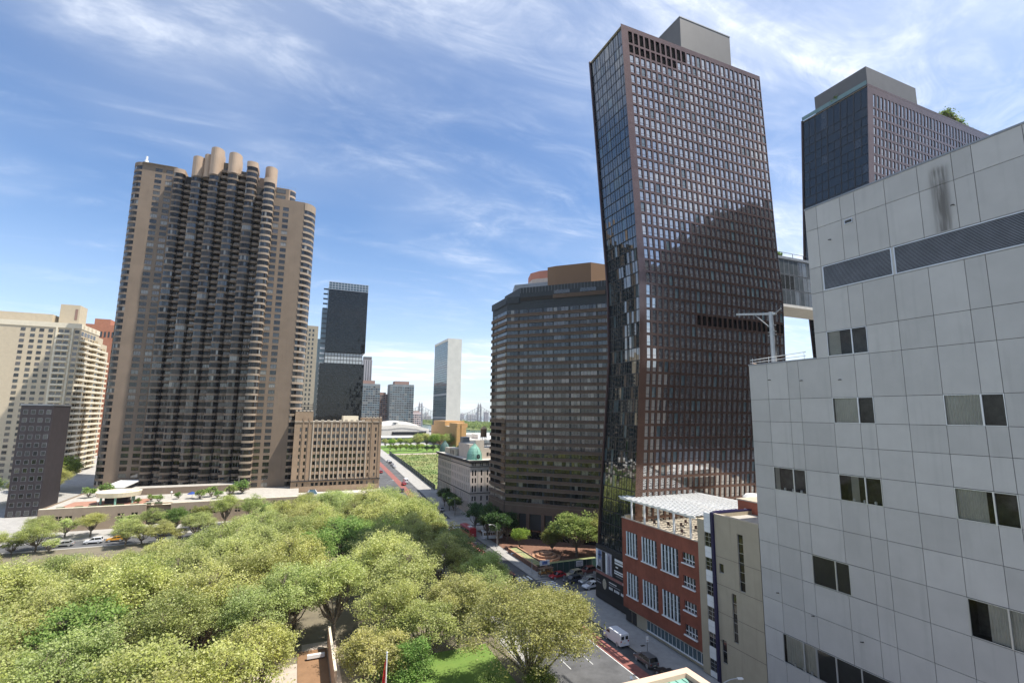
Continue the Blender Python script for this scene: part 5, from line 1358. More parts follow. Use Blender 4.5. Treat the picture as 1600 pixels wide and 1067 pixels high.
xs = np.arange(310, 1270, 10.0)
for a, b in zip(xs[:-1], xs[1:]):
    mb.beam((a, YB-5, topz(a)), (b, YB-5, topz(b)), 1.2, 1.2, M_bridge)
    mb.beam((a, YB-5, 20), (a, YB-5, topz(a)), .8, .8, M_bridge)
    if topz(a) > 31: mb.beam((a, YB-5, 20), (b, YB-5, topz(b)), .6, .6, M_bridge)
mb.build('truss', br)
mb = MB()
for x in np.arange(-80, 300, 40): mb.box(x, x+4, YB-5, YB+5, -5, 17.5, M_far)
mb.build('approach_pier', br)
isl = MB(); isl.prism([(430, 1290), (600, 1270), (760, 2700), (520, 2700)], -6, -1.5, M_meadow); struct(isl.build('island_ground'))
isl = MB(); isl.prism([(260, 2100), (340, 2060), (420, 2700), (200, 2700)], -6, -1.0, M_meadow); struct(isl.build('far_shore'))

# ================================================================== SMALL THINGS IN THE STREETS
# flag
fp = thing('flagpole', 'thin pale flagpole rising at the bottom middle of the view', 'flagpole', (5.4, 30, 0))
mb = MB(); mb.tube([(5.4, 30, 0), (5.4, 30, 28.75)], .055, M_whitep, 8, .035); mb.build('pole', fp)
mb = MB(); mb.lathe(5.4, 30, [(0, 28.7), (.07, 28.76), (0, 28.84)], M_galv, 8); mb.build('finial', fp)
mb = MB(); n = 12; m = 8
M_flag = mat('flag_red', (.55, .03, .03), .8); M_flagy = mat('flag_yellow', (.75, .50, .08), .8)
gv = {}
for i in range(n+1):
    for j in range(m+1):
        u, v = i/n, j/m
        x = 5.36-(.06+.26*u)*v-.02*sin(v*9+u*4); y = 30-.05+.10*sin(v*14+u*3)*(.3+u*.7)
        gv[i, j] = (x, y, 28.45-1.9*u-.16*v)
for i in range(n):
    for j in range(m): mb.face([gv[i, j], gv[i+1, j], gv[i+1, j+1], gv[i, j+1]], M_flagy if (1 < i < 3 and j < 5) or (i == 3 and j < 2) else M_flag)
tag(mb.build('flag', None, base=(5.4, 30, 28)), 'red and yellow flag hanging limp against the flagpole', 'flag')
# bottom building with peach coping and green copper roof
gr = thing('copper_roof_building', 'peach coping and green copper roof corner at the bottom edge of the view', 'building', (28, 32, 0))
mb = MB(); gx1, gy1, gz = 33.0, 37.2, 20.0
mb.box(14, gx1, 14, gy1, 0, gz-.5, M_pink); mb.build('wall', gr)
mb = MB(); mb.box(14, gx1, gy1-.75, gy1, gz-.5, gz, M_peach); mb.box(gx1-.75, gx1, 14, gy1-.75, gz-.5, gz, M_peach); mb.box(13.9, gx1+.12, gy1, gy1+.12, gz-.55, gz-.3, M_peach); mb.build('coping', gr)
mb = MB(); ridge = (23.0, 27.0, gz-.1)
mb.face([(14, gy1-.75, gz-.38), (gx1-.75, gy1-.75, gz-.38), (gx1-.75, 14, gz-.38), (14, 14, gz-.38)], M_verdi)
for k in range(26): mb.box(gx1-1.3-k*.7, gx1-1.25-k*.7, 15, gy1-.8, gz-.38, gz-.31, M_verdi)
mb.face([(gx1-.78, gy1-.78, gz-.375), (gx1-.78, gy1-3.2, gz-.375), (gx1-1.3, gy1-1.9, gz-.37)], M_dark)
mb.build('roof', gr)
M_verdi2 = mat('pale_green_copper', (.36, .56, .44), .6, var=.1)
mb = MB(); mb.face([(15, gy1-1.9, gz-.28), (gx1-1.9, gy1-1.9, gz-.28), (gx1-2.6, 16, gz-.20), (15, 16, gz-.20)], M_verdi2)
for k in range(22): mb.box(gx1-2.8-k*.62, gx1-2.74-k*.62, 17, gy1-2.0, gz-.27, gz-.17, M_verdi2)
mb.tube([(29.6, 34.6, gz-.2), (29.6, 34.6, gz+.35)], .1, M_steel, 6); mb.build('roof_panel', gr)

def street_lamp(x, y, dx, dy, h, label, group='street lamps on the avenue', two=False):
    q = thing('street_lamp', label, 'street lamp', (x, y, 0), group)
    z0 = ter(x, y)
    mb = MB(); mb.tube([(x, y, z0), (x, y, z0+h-1.2)], .10, M_galv, 7, .07); mb.build('pole', q)
    mb = MB(); pts = [(x+dx*t, y+dy*t, z0+h-1.2+1.2*sin(min(1, t*1.15)*pi/2)) for t in [k/7 for k in range(8)]]; mb.tube(pts, .055, M_galv, 6); mb.build('arm', q)
    mb = MB(); L_ = sqrt(dx*dx+dy*dy); ux, uy = dx/L_, dy/L_
    a = Vector((x+dx, y+dy, z0+h)); mb.beam(a-Vector((ux, uy, 0))*.1, a+Vector((ux, uy, -.06))*.62, .30, .15, M_whitep); mb.build('lamp_head', q)
    return q
street_lamp(38.9, 53.0, 2.0, 3.2, 9.0, 'curved-arm street lamp at the bottom edge beside the green copper roof')
street_lamp(50.4, 52.0, 3.2, -.9, 9.0, 'long-armed street lamp at the bottom edge in front of the beige block')
street_lamp(59.4, 124.1, -6.2, -1.5, 6.4, 'galvanised lamp with a long signal arm at the plaza corner crossing')
street_lamp(60.0, 151, -2.2, 0, 7.5, 'slim lamp post standing among the dark trees left of the bright young tree')
street_lamp(59.6, 196, -2.5, 0, 8.5, 'lamp post at the corner of the pinkish domed building')
street_lamp(39.8, 240, 2.5, 0, 8.5, 'lamp post on the far west pavement of the avenue by the piered office')
sg = thing('parking_sign', 'white parking sign on a dark post at the kerb by the grey estate car', 'sign', (59.7, 77.1, 0))
mb = MB(); mb.tube([(59.7, 77.1, 0), (59.7, 77.1, 2.9)], .045, M_dark, 6); mb.build('post', sg)
mb = MB(); mb.box(59.45, 59.95, 77.02, 77.06, 2.1, 3.05, M_whitep); mb.box(59.5, 59.9, 77.0, 77.02, 2.3, 2.38, M_pred); mb.build('panel', sg)
mb = MB(); mb.box(60.6, 61.5, 79.9, 80.4, .024, .034, M_dark); tag(mb.build('drain_cover', None, base=(61, 80.1, .02)), 'dark drain cover in the pavement beside the parking sign', 'cover')

# vehicles
def make_car(name, kind, body_m, L, Wd, H):
    """kind: sedan / suv / van / bus / truck; nose towards +Y, origin on the ground"""
    q = thing(name, '', 'car'); w2 = Wd/2
    if kind == 'sedan': low = [(-.5, .30), (-.49, .62), (-.40, .70), (.18, .66), (.44, .58), (.5, .45), (.5, .28)]; cab = [(-.40, .69), (-.27, .98), (.04, 1.0), (.22, .67)]
    elif kind == 'suv': low = [(-.5, .24), (-.5, .60), (-.46, .66), (.16, .62), (.44, .54), (.5, .40), (.5, .24)]; cab = [(-.48, .65), (-.42, .96), (-.1, 1.0), (.06, .97), (.22, .62)]
    elif kind == 'van': low = [(-.5, .16), (-.5, .98), (-.48, 1.0), (.14, 1.0), (.2, .96), (.36, .58), (.49, .46), (.5, .16)]; cab = None
    else: low = [(-.5, .12), (-.5, .98), (-.49, 1.0), (.49, 1.0), (.5, .96), (.5, .12)]; cab = None
    def loft(mb, prof, m_, k_top):
        n = len(prof); secs = []
        for s in (-1, -.82, .82, 1):
            row = []
            for (a, b) in prof:
                e = .94 if abs(s) == 1 else 1.0
                bb = b if abs(s) < 1 else b-(.03 if b > .5 else 0)
                tw_ = (1-(b-.5)*k_top) if b > .5 else 1
                row.append((s*w2*tw_, a*L*(.995 if abs(s) == 1 else 1), bb*H))
            secs.append(row)
        for r in range(3):
            for k in range(n-1): mb.face([secs[r][k], secs[r+1][k], secs[r+1][k+1], secs[r][k+1]], m_)
        mb.face(secs[0], m_); mb.face(secs[3][::-1], m_)
        for r in range(3): mb.face([secs[r][0], secs[r][-1], secs[r+1][-1], secs[r+1][0]], M_dark)
    mb = MB(); loft(mb, low, body_m, 0.10); mb.build('body', q, base=(0, 0, 0))
    if cab:
        mb = MB(); loft(mb, cab, G_dark, .30); g = mb.build('glasshouse', q, base=(0, 0, 0))
        mb = MB(); r0 = [p for p in cab if p[1] > .94]; ya, yb = r0[0][0]*L, r0[-1][0]*L
        mb.box(-w2*.80, w2*.80, ya, yb, H*.975, H*1.012, body_m)
        for s in (-1, 1):
            for t in (cab[0], cab[-1]):
                e = r0[0] if t is cab[0] else r0[-1]
                mb.beam((s*w2*.95, t[0]*L, t[1]*H), (s*w2*.84, e[0]*L, e[1]*H), .09, .09, body_m)
            mb.beam((s*w2*.97, -.08*L, .62*H), (s*w2*.86, -.08*L, .98*H), .08, .05, body_m)
        mb.build('roof', q, base=(0, 0, 0))
    else:
        mb = MB()
        if kind == 'van':
            mb.face([(-w2*.86, .215*L, .93*H), (w2*.86, .215*L, .93*H), (w2*.9, .362*L, .60*H), (-w2*.9, .362*L, .60*H)], G_dark)
            for s in (-1, 1): mb.face([(s*(w2*.97+.02), .10*L, .62*H), (s*(w2*.97+.02), .31*L, .62*H), (s*(w2*.95+.02), .20*L, .88*H), (s*(w2*.95+.02), .10*L, .88*H)], G_dark)
            for s in (-1, 1): mb.face([(s*w2*.15, -.505*L, .60*H), (s*w2*.75, -.505*L, .60*H), (s*w2*.75, -.505*L, .84*H), (s*w2*.15, -.505*L, .84*H)], G_dark)
        else:
            for s in (-1, 1):
                for k in range(8): mb.face([(s*(w2+.02), (-.46+.115*k)*L, .5*H), (s*(w2+.02), (-.36+.115*k)*L, .5*H), (s*(w2*.97+.02), (-.36+.115*k)*L, .8*H), (s*(w2*.97+.02), (-.46+.115*k)*L, .8*H)], G_dark)
            mb.face([(-w2*.9, .502*L, .35*H), (w2*.9, .502*L, .35*H), (w2*.88, .5*L, .88*H), (-w2*.88, .5*L, .88*H)], G_dark)
            mb.box(-w2*.5, w2*.5, -.3*L, -.1*L, H, H+.25, M_whitep)
        mb.build('windows', q, base=(0, 0, 0))
    wr = .34 if kind in ('sedan', 'suv') else .42
    for s in (-1, 1):
        for a in (-.31, .31):
            mb = MB(); cy_, x_ = a*L, s*(w2-.11); n = 14; ring_ = [[(x_+e, cy_+rr*cos(2*pi*k/n), wr+rr*sin(2*pi*k/n)) for k in range(n)] for e, rr in ((-.11, wr), (.11, wr), (.125, wr*.6), (.09, wr*.55))]
            for A, B in zip(ring_[:-1], ring_[1:]):
                for k in range(n): mb.face([A[k], A[(k+1) % n], B[(k+1) % n], B[k]], M_rubber)
            mb.face([(p[0]+(s > 0)*.0, p[1], p[2]) for p in ring_[3]], M_alu); mb.face(ring_[0][::-1], M_alu); mb.build('wheel', q, base=(0, 0, 0))
    for s in (-1, 1):
        mb = MB(); mb.box(s*w2*.72-.16, s*w2*.72+.16, L*.485, L*.503, H*.40, H*.48, M_whitep); mb.build('headlight', q, base=(0, 0, 0))
        mb = MB(); mb.box(s*w2*.78-.12, s*w2*.78+.12, -L*.505, -L*.49, H*.44, H*.54, M_taill); mb.build('tail_light', q, base=(0, 0, 0))
    mb = MB(); mb.box(-.26, .26, -L*.507, -L*.50, H*.34, H*.40, M_creamw); mb.build('number_plate', q, base=(0, 0, 0))
    return q
M_taill = mat('tail_lamp_red', (.35, .02, .02), .3)
paint = lambda n, c, r=.3, me=.0: mat('paint_'+n, c, r, me, var=0.03, ior=1.6)
Pw, Pg_, Pk, Pr, Psi, Pta = paint('white', (.75, .76, .78)), paint('grey', (.16, .16, .165), .3, .4), paint('black', (.02, .02, .022)), paint('red', (.42, .02, .03)), paint('silver', (.5, .51, .53), .3, .5), paint('champagne', (.45, .40, .27), .3, .3)
protos = {}
def car(kind, pn, pm, x, y, rz, label, cat='car', size=None, grp='cars and vans on the avenue', name=None):
    L, Wd, H = size or {'sedan': (4.7, 1.82, 1.45), 'suv': (4.65, 1.88, 1.68), 'van': (5.6, 2.0, 2.45), 'bus': (12, 2.5, 3.1), 'truck': (7, 2.3, 2.9)}[kind]
    key = (kind, pn, L)
    z = ter(x, y)-.12 if abs(x-50) < 9 or y < 125 or x > 60 else ter(x, y)
    if key not in protos:
        q = make_car(name or {'sedan': 'parked_car', 'suv': 'parked_car', 'van': 'delivery_van', 'bus': 'city_bus', 'truck': 'box_truck'}[kind], kind, pm, L, Wd, H); protos[key] = q
        q.location = (x, y, z); q.rotation_euler = (0, 0, rz); q['label'] = label
    else: q = copy_thing(protos[key], (x, y, z), rz, label)
    q['category'] = cat; q['group'] = grp; return q
car('van', 'w', Pw, 57.55, 83.6, 0, 'white panel van parked at the kerb by the bus lane', 'van')
mbv = MB(); 
car('suv', 'g', Pg_, 57.6, 74.9, 0, 'grey metallic estate car parked below the parking sign')
car('sedan', 'k', Pk, 57.6, 69.4, 0, 'black car parked behind the grey estate car, half cut by the peach coping')
car('sedan', 'r', Pr, 64.8, 119.9, pi/2+.12, 'bright red car parked along the dark green fence')
car('suv', 'c', Pta, 69.3, 119.2, pi/2+.12, 'champagne car with dark windows parked behind the red car')
car('suv', 'db', paint('dkred', (.20, .06, .05)), 74.2, 120.4, pi/2+.1, 'dark red car parked farthest right along the green fence')
car('suv', 'nb', paint('navy', (.02, .025, .05)), 66.6, 115.4, pi/2+.1, 'dark blue car with pale roof waiting beside the champagne car')
car('sedan', 's', Psi, 70.0, 113.6, pi/2+.1, 'silver saloon car in the side street by the tall copper tower')
car('sedan', 'w', Pw, 69.0, 110.2, pi/2+.1, 'white car nearest the foot of the tall copper tower')
car('suv', 'k', Pk, 51.8, 121.8, 0.15, 'black car crossing the striped crosswalk by the plaza corner')
car('bus', 'r', Pr, 57.3, 171.8, .05, 'dark red bus roof between the treetops and the far plaza corner', 'bus', (9.5, 2.5, 3.1))
car('truck', 'w', Pw, 63.2, 163.9, 1.45, 'white box truck roof in deep shade under the dark plaza trees', 'truck')
car('sedan', 'r', Pr, 54.0, 272.0, 0, 'small red car in front of the white van on the far avenue')
car('van', 'w', Pw, 56.0, 277.5, 0, 'white van on the far avenue beside the meadow fence', 'van')
for k, (x, y) in enumerate([(42.5, 254.5), (46, 257), (50, 256)]): car('sedan', 'k', Pk, x, y, 0, ['dark car waiting leftmost at the far crossing', 'dark car waiting in the middle at the far crossing', 'dark car waiting rightmost at the far crossing'][k])
car('suv', 'dr', Pr, 47.5, 311, 0, 'red car alone on the far avenue beside the piered office corner')
car('sedan', 's', Psi, 58.5, 212, 0, 'silver car parked beside the pinkish domed building')
for k in range(4): car('sedan', ['w', 's', 'k', 'w'][k], [Pw, Psi, Pk, Pw][k], 59+.2*k, 330+k*9, 0, ['white car parked first along the meadow fence', 'silver car parked second along the meadow fence', 'black car parked third along the meadow fence', 'white car parked farthest along the meadow fence'][k])
car('suv', 'w', Pw, -57, 201.5, pi/2, 'white car in the street gap below the podium building', grp='cars below the podium')
car('sedan', 'y', paint('taxi', (.65, .30, .02)), -51.5, 202.0, pi/2, 'yellow taxi in the street gap below the podium building', 'taxi', grp='cars below the podium')
car('sedan', 's', Psi, -64, 200.5, pi/2, 'silver car leftmost in the street gap below the podium', grp='cars below the podium')
# meadow fence
mf = thing('meadow_fence', 'long dark mesh fence between the avenue pavement and green meadow', 'fence', (64.6, 320, 5))
mb = MB(); ysx = rng_(254, 396, 6)
for a, b in zip(ysx[:-1], ysx[1:]): mb.face([(66.6, a, ter(66, a)), (66.6, b, ter(66, b)), (66.6, b, ter(66, b)+2.6), (66.6, a, ter(66, a)+2.6)], M_fence)
mb.build('mesh', mf)
mb = MB()
for a in ysx: mb.box(66.5, 66.62, a, a+.12, ter(66, a), ter(66, a)+2.8, M_galv)
mb.build('post', mf)
# playground wall in the park
pw = thing('park_wall', 'tan handball wall with brown court beside it in the park gap at the bottom', 'wall', (7.8, 95, 0))
mb = MB(); mb.box(7.4, 7.8, 84, 101, 0, 3.6, M_peach, M_creamw); mb.build('wall', pw)
mb = MB(); mb.face([(2.5, 80, .02), (7.3, 80, .02), (7.3, 101, .02), (2.5, 101, .02)], mat('court_brown', (.26, .15, .08), .9, vscale=.5)); struct(mb.build('sports_court'))
mb = MB(); mb.box(4.0, 6.8, 97.0, 97.6, .3, .85, M_whitep); mb.box(4.2, 4.4, 97.1, 97.5, 0.02, .3, M_dark); mb.box(6.4, 6.6, 97.1, 97.5, 0.02, .3, M_dark); tag(mb.build('park_bench', None, base=(5.4, 97.3, 0)), 'white bench across the brown court in the park gap', 'bench')

# towers across the side streets, south and east of the viewpoint (they show as dark shapes mirrored in the copper towers)
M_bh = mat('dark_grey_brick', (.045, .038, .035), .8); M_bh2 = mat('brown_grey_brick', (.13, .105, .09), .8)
def back_tower(x0, x1, y0, y1, h, m_, label, steps=()):
    t = thing('apartment_tower', label, 'tower', ((x0+x1)/2, (y0+y1)/2, 0)); mb = MB(); mb.box(x0, x1, y0, y1, 0, h, m_)
    for (a, b, c) in steps: mb.box(x0+(x1-x0)*a, x0+(x1-x0)*b, y0, y1, h, h+c, m_)
    mb.build('wall', t); mb = MB()
    for z in np.arange(5, h-3, 3.1):
        for x in np.arange(x0+1.5, x1-2, 4): mb.face([(x, y1+.06, z), (x+2.4, y1+.06, z), (x+2.4, y1+.06, z+1.6), (x, y1+.06, z+1.6)], G_dark)
        for y in np.arange(y0+1.5, y1-2, 4): mb.face([(x0-.06, y, z), (x0-.06, y+2.4, z), (x0-.06, y+2.4, z+1.6), (x0-.06, y, z+1.6)], G_dark)
    o = mb.build('window', t); o['kind'] = 'stuff'
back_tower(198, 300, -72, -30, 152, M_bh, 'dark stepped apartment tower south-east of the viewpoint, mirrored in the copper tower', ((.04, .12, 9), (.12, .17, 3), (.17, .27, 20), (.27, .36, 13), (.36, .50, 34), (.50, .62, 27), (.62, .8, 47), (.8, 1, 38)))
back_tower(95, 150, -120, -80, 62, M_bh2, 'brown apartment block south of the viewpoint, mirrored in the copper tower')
# ================================================================== TREES
def leaf_mat(name, a, b, dry=None, trans=0.38):
    m = D.materials.new(name); m.use_nodes = True; t = m.node_tree; t.nodes.clear()
    o = N(t, 'ShaderNodeOutputMaterial'); g = N(t, 'ShaderNodeNewGeometry'); oi = N(t, 'ShaderNodeObjectInfo')
    n = N(t, 'ShaderNodeTexNoise'); n.inputs['Scale'].default_value = 0.45; n.inputs['Detail'].default_value = 3; t.links.new(g.outputs['Position'], n.inputs['Vector'])
    c = mixc(t, ramp(t, n.outputs[0], .38, .62), tuple(x*.82 for x in a), tuple(x*1.1 for x in b))
    f = mth(t, 'MULTIPLY', g.outputs['Random Per Island'], 0.9)
    c2 = mixc(t, mth(t, 'POWER', g.outputs['Random Per Island'], 2.2), c, dry or tuple(min(1, x*1.7) for x in b))
    hs = N(t, 'ShaderNodeHueSaturation'); t.links.new(c2, hs.inputs['Color'])
    t.links.new(mth(t, 'ADD', 0.478, mth(t, 'MULTIPLY', oi.outputs['Random'], 0.045)), hs.inputs['Hue'])
    t.links.new(mth(t, 'ADD', 0.85, mth(t, 'MULTIPLY', mth(t, 'FRACT', mth(t, 'MULTIPLY', oi.outputs['Random'], 7.31)), 0.45)), hs.inputs['Value'])
    d = N(t, 'ShaderNodeBsdfPrincipled'); d.inputs['Roughness'].default_value = .55; d.inputs['IOR'].default_value = 1.35; t.links.new(hs.outputs[0], d.inputs['Base Color'])
    tr_ = N(t, 'ShaderNodeBsdfTranslucent'); t.links.new(hs.outputs[0], tr_.inputs[0])
    mx = N(t, 'ShaderNodeMixShader'); mx.inputs[0].default_value = trans
    t.links.new(d.outputs[0], mx.inputs[1]); t.links.new(tr_.outputs[0], mx.inputs[2]); t.links.new(mx.outputs[0], o.inputs[0]); return m
L_plane = leaf_mat('leaf_plane', (.28, .335, .075), (.40, .43, .12), (.56, .57, .28))
L_yellow = leaf_mat('leaf_yellowgreen', (.29, .31, .065), (.39, .39, .095), (.52, .50, .24))
L_green = leaf_mat('leaf_fresh_green', (.12, .21, .04), (.19, .29, .06), (.32, .38, .12))
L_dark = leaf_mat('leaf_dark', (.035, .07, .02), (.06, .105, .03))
L_bright = leaf_mat('leaf_bright', (.17, .27, .04), (.24, .33, .06))
L_olive = leaf_mat('leaf_olive', (.12, .17, .035), (.22, .26, .06), (.36, .36, .12))
def crown_mesh(name, seed, H, Rc, ntip, nleaf, leaf, lm, flat=0.62, base=0.23, rag=0.28):
    """returns (crown mesh, limb segments): leaf clumps hang on twig tips spread through an uneven crown"""
    r = np.random.default_rng(seed)
    zc = H*(base+(1-base)*.5); rz = H*(1-base)*.5
    # lobes make the outline uneven and leave gaps
    nl = 22; la = r.uniform(0, 2*pi, nl); le = r.uniform(-.35, 1.0, nl)
    lob = np.stack([np.cos(la)*np.sqrt(1-np.clip(le, -1, 1)**2)*Rc*.62, np.sin(la)*np.sqrt(1-np.clip(le, -1, 1)**2)*Rc*.62, le*rz*.66], 1)*r.uniform(.75, 1.12, (nl, 1))
    lr = r.uniform(.22, .42, nl)*Rc
    tips = []
    while len(tips) < ntip:
        k = r.integers(nl); v = r.normal(size=3); v /= np.linalg.norm(v); rad_ = r.uniform(.35, 1)**.5*lr[k]
        p = lob[k]+v*rad_*np.array([1, 1, .72])
        if p[2] < -rz*.8: continue
        p = p*(1+r.normal()*rag*.12); tips.append(p+np.array([0, 0, zc]))
    tips = np.array(tips)
    # leaf quads clustered at every tip
    n = ntip*nleaf
    cs = np.repeat(tips, nleaf, 0); off = r.normal(size=(n, 3))*np.array([.50, .50, .30])*(Rc/7)**.5
    c = cs+off
    nrm = r.normal(size=(n, 3))*.8+np.array([.35, -.2, 1.25]); nrm /= np.linalg.norm(nrm, axis=1, keepdims=True)
    a = np.cross(nrm, r.normal(size=(n, 3))); a /= np.linalg.norm(a, axis=1, keepdims=True); b = np.cross(nrm, a)
    s = leaf*r.uniform(.6, 1.35, (n, 1))
    v = np.empty((n, 4, 3)); v[:, 0] = c-a*s*.5; v[:, 1] = c-b*s*.33+a*s*.02; v[:, 2] = c+a*s*.5; v[:, 3] = c+b*s*.33+a*s*.02
    me = D.meshes.new(name); me.vertices.add(n*4); me.vertices.foreach_set('co', v.reshape(-1).astype(np.float32))
    me.loops.add(n*4); me.loops.foreach_set('vertex_index', np.arange(n*4, dtype=np.int32)); me.polygons.add(n)
    me.polygons.foreach_set('loop_start', np.arange(0, n*4, 4, dtype=np.int32)); me.polygons.foreach_set('loop_total', np.full(n, 4, dtype=np.int32))
    me.materials.append(lm); me.update(calc_edges=True); me.validate()
    # trunk, limbs and branches
    mb = MB(); fork = H*base*.85
    lean = r.normal(size=2)*.3
    top = np.array([lean[0], lean[1], fork]); tr = H*.018+.05
    mb.tube([(0, 0, -.3), (lean[0]*.4, lean[1]*.4, fork*.5), tuple(top)], tr*1.35, M_bark, 8, tr)
    for k in range(nl):
        tgt = lob[k]+np.array([0, 0, zc]); mid = top*.5+tgt*.5+np.array([r.normal()*.4, r.normal()*.4, -.10*H*.5+r.normal()*.2])
        mb.tube([tuple(top), tuple(mid), tuple(tgt)], tr*.55, M_bark, 6, tr*.16)
        sel = r.permutation(ntip)[:400]; near = sel[np.argsort(np.linalg.norm(tips[sel]-tgt, axis=1))[:9]]
        for q in near: mb.tube([tuple(tgt*.75+mid*.25), tuple((tips[q]+tgt)/2+np.array([0, 0, -.15])), tuple(tips[q])], tr*.16, M_bark, 4, .02)
    me2 = D.meshes.new('trunk'); me2.from_pydata(mb.v, [], mb.f); me2.materials.append(M_bark); me2.polygons.foreach_set('use_smooth', [True]*len(mb.f)); me2.update()
    return me, me2
SPEC = {'plane': [crown_mesh('crown', 100+k, 17, 8.2, 560, 44, .30, L_plane) for k in range(5)],
        'wide': [crown_mesh('crown', 150, 16.8, 11.6, 1350, 50, .27, L_plane)],
        'yellow': [crown_mesh('crown', 200+k, 14, 6.6, 420, 34, .30, L_yellow) for k in range(2)],
        'green': [crown_mesh('crown', 300+k, 12, 5.6, 380, 32, .30, L_green) for k in range(2)],
        'dark': [crown_mesh('crown', 400+k, 10, 4.6, 320, 22, .42, L_dark) for k in range(2)],
        'bright': [crown_mesh('crown', 500, 8, 4.3, 300, 24, .36, L_bright, base=.35)],
        'olive': [crown_mesh('crown', 600+k, 13, 6.4, 520, 20, .42, L_olive) for k in range(2)],
        'young': [crown_mesh('crown', 700+k, 10, 4.8, 150, 16, .42, L_plane, rag=.5) for k in range(2)],
        'shrub': [crown_mesh('crown', 800+k, 2.6, 1.6, 60, 14, .30, L_green, base=.12) for k in range(2)]}
NAMES = {'plane': 'plane_tree', 'wide': 'plane_tree', 'yellow': 'plane_tree', 'green': 'broadleaf_tree', 'dark': 'broadleaf_tree', 'bright': 'locust_tree', 'olive': 'broadleaf_tree', 'young': 'young_plane_tree', 'shrub': 'shrub'}
tcount = 0
def tree(kind, x, y, s, label, group=None, z=None, cat='tree', sz=1.0):
    global tcount
    tcount += 1
    cm, tm = SPEC[kind][tcount % len(SPEC[kind])]
    zz = ter(x, y)-.1 if z is None else z
    q = thing(NAMES[kind], label, cat, (x, y, zz), group); q.rotation_euler = (0, 0, (tcount*2.399) % 6.283); q.scale = (s, s, s*sz)
    c = D.objects.new('crown', cm); COL.objects.link(c); c.parent = q
    t = D.objects.new('trunk' if kind != 'shrub' else 'stem', tm); COL.objects.link(t); t.parent = q
    return q
random.seed(12)
GP = 'plane trees of the dense park canopy'
special = [
 ('wide', 34.6, 73.0, 1.06, 'large plane tree at the avenue kerb, left of the white van', 'x'),
 ('plane', 20.5, 101, 1.0, 'big round plane tree crown behind the sunny lawn in the middle of the park edge', 'x'),
 ('plane', 33, 116, .86, 'plane tree against the sunny crossing, behind the large avenue plane tree', 'x'),
 ('yellow', -3.5, 82, .95, 'yellow-green plane tree left of the brown court', 'x'),
 ('yellow', 12.5, 79, .85, 'yellow-green plane tree right of the brown court, left of the red flag', 'x'),
 ('green', 17.0, 77, .8, 'fresh green tree directly behind the red flag', 'x'),
 ('green', 2.0, 112, 1.0, 'fresh green rounded tree in the shaded gap in the middle of the park', 'x'),
 ('green', 26.5, 68, .62, 'small green tree at the bottom edge in front of the sunny lawn', 'x'),
 ('green', 35, 70, .5, 'small green tree at the bottom edge right of the sunny lawn', 'x'),
 ('plane', 29.5, 92.5, .80, 'plane tree on the park edge between the big round crown and the lawn', 'x'),
 ('plane', 8.5, 103.5, .92, 'plane tree crown rising behind the brown court and its wall', 'x'),
 ('plane', 37.5, 97, .70, 'smaller plane tree behind the large avenue plane tree, over the pavement', 'x'),
 ('yellow', 21, 84.5, .92, 'yellow-green plane tree with bare showing branches beside the lawn', 'x'),
 ('plane', 16.5, 90, .86, 'plane tree between the brown court and the big round crown', 'x'),
 ('plane', -6, 97, .85, 'plane tree left of the brown court against the shaded side street', 'x'),
 ('plane', 31, 148, 1.08, 'tall plane tree at the far right corner of the park canopy near the avenue', 'x'),
 ('plane', 36.5, 170, .95, 'plane tree at the avenue corner with the bus behind it', 'x'),
]
placed = [(a[1], a[2]) for a in special]
for k_, x, y, s, lab, _ in special: tree(k_, x, y, s, lab, sz=.88 if k_ == 'wide' else 1.0)
ORD = ['first', 'second', 'third', 'fourth', 'fifth', 'sixth', 'seventh', 'eighth', 'ninth', 'tenth', 'eleventh', 'twelfth', 'thirteenth', 'fourteenth', 'fifteenth']
def project(x, y, z):
    d = Vector((x, y, z-CAMZ)); return 800+767.2*d.dot(cr)/d.dot(cf), 533.5-767.2*d.dot(cu)/d.dot(cf)
OUT = ([-400, 90, 200, 290, 380, 460, 560, 640, 700, 735, 760], [880, 866, 856, 838, 806, 776, 757, 766, 800, 850, 900])
y = 44.0; row = 0; vis_row = 0
while y < 192:
    x = -128+(row % 2)*6.5; got = []
    while x < 36:
        xx, yy = x+random.uniform(-2.6, 2.6), y+random.uniform(-2.6, 2.6)
        ok = all((xx-a)**2+(yy-b)**2 > 50 for a, b in placed)
        if (1 < xx < 37 and 60 < yy < 97) or (xx > 12 and yy < 62): ok = False
        if -2 < xx < 9 and 70 < yy < 100: ok = False
        if xx < -75 and yy < 110: ok = False
        if 4 < xx < 20 and 120 < yy < 132: ok = False
        s = random.uniform(.84, 1.08)
        if ok:
            for _ in range(12):
                p = project(xx, yy, 16.3*s)
                if p[1] < np.interp(p[0], OUT[0], OUT[1]): s *= .95
            ok = s > .6
        if ok: placed.append((xx, yy)); got.append((xx, yy, s))
        x += 11.6
    if got:
        for i, (xx, yy, s) in enumerate(sorted(got)):
            kd = 'yellow' if (yy < 80 and random.random() < .5) else ('plane' if random.random() < .9 else 'green')
            if kd == 'yellow': s *= 1.12
            if kd == 'green': s *= 1.2
            kn = {'plane': 'pale green tree', 'yellow': 'yellow-green tree', 'green': 'fresh green tree'}[kd]
            tree(kd, xx, yy, s, f'{kn} in the park, {nth(vis_row+1)} row from the bottom, {nth(i+1)} from left', 'trees of the dense park canopy')
        vis_row += 1
    y += 9.8; row += 1
for k, x in enumerate([-95, -89, -84, -79, -74, -69, -65, -47, -43, -38, -33, -28, -23]): tree('plane' if k % 2 else 'young', x, 193.5+(k % 3), (.62, .68, .74)[k % 3], 'street tree on the park side of the far cross street, '+nth(k+1)+' from the left', 'trees on the park side of the far street', sz=.72)
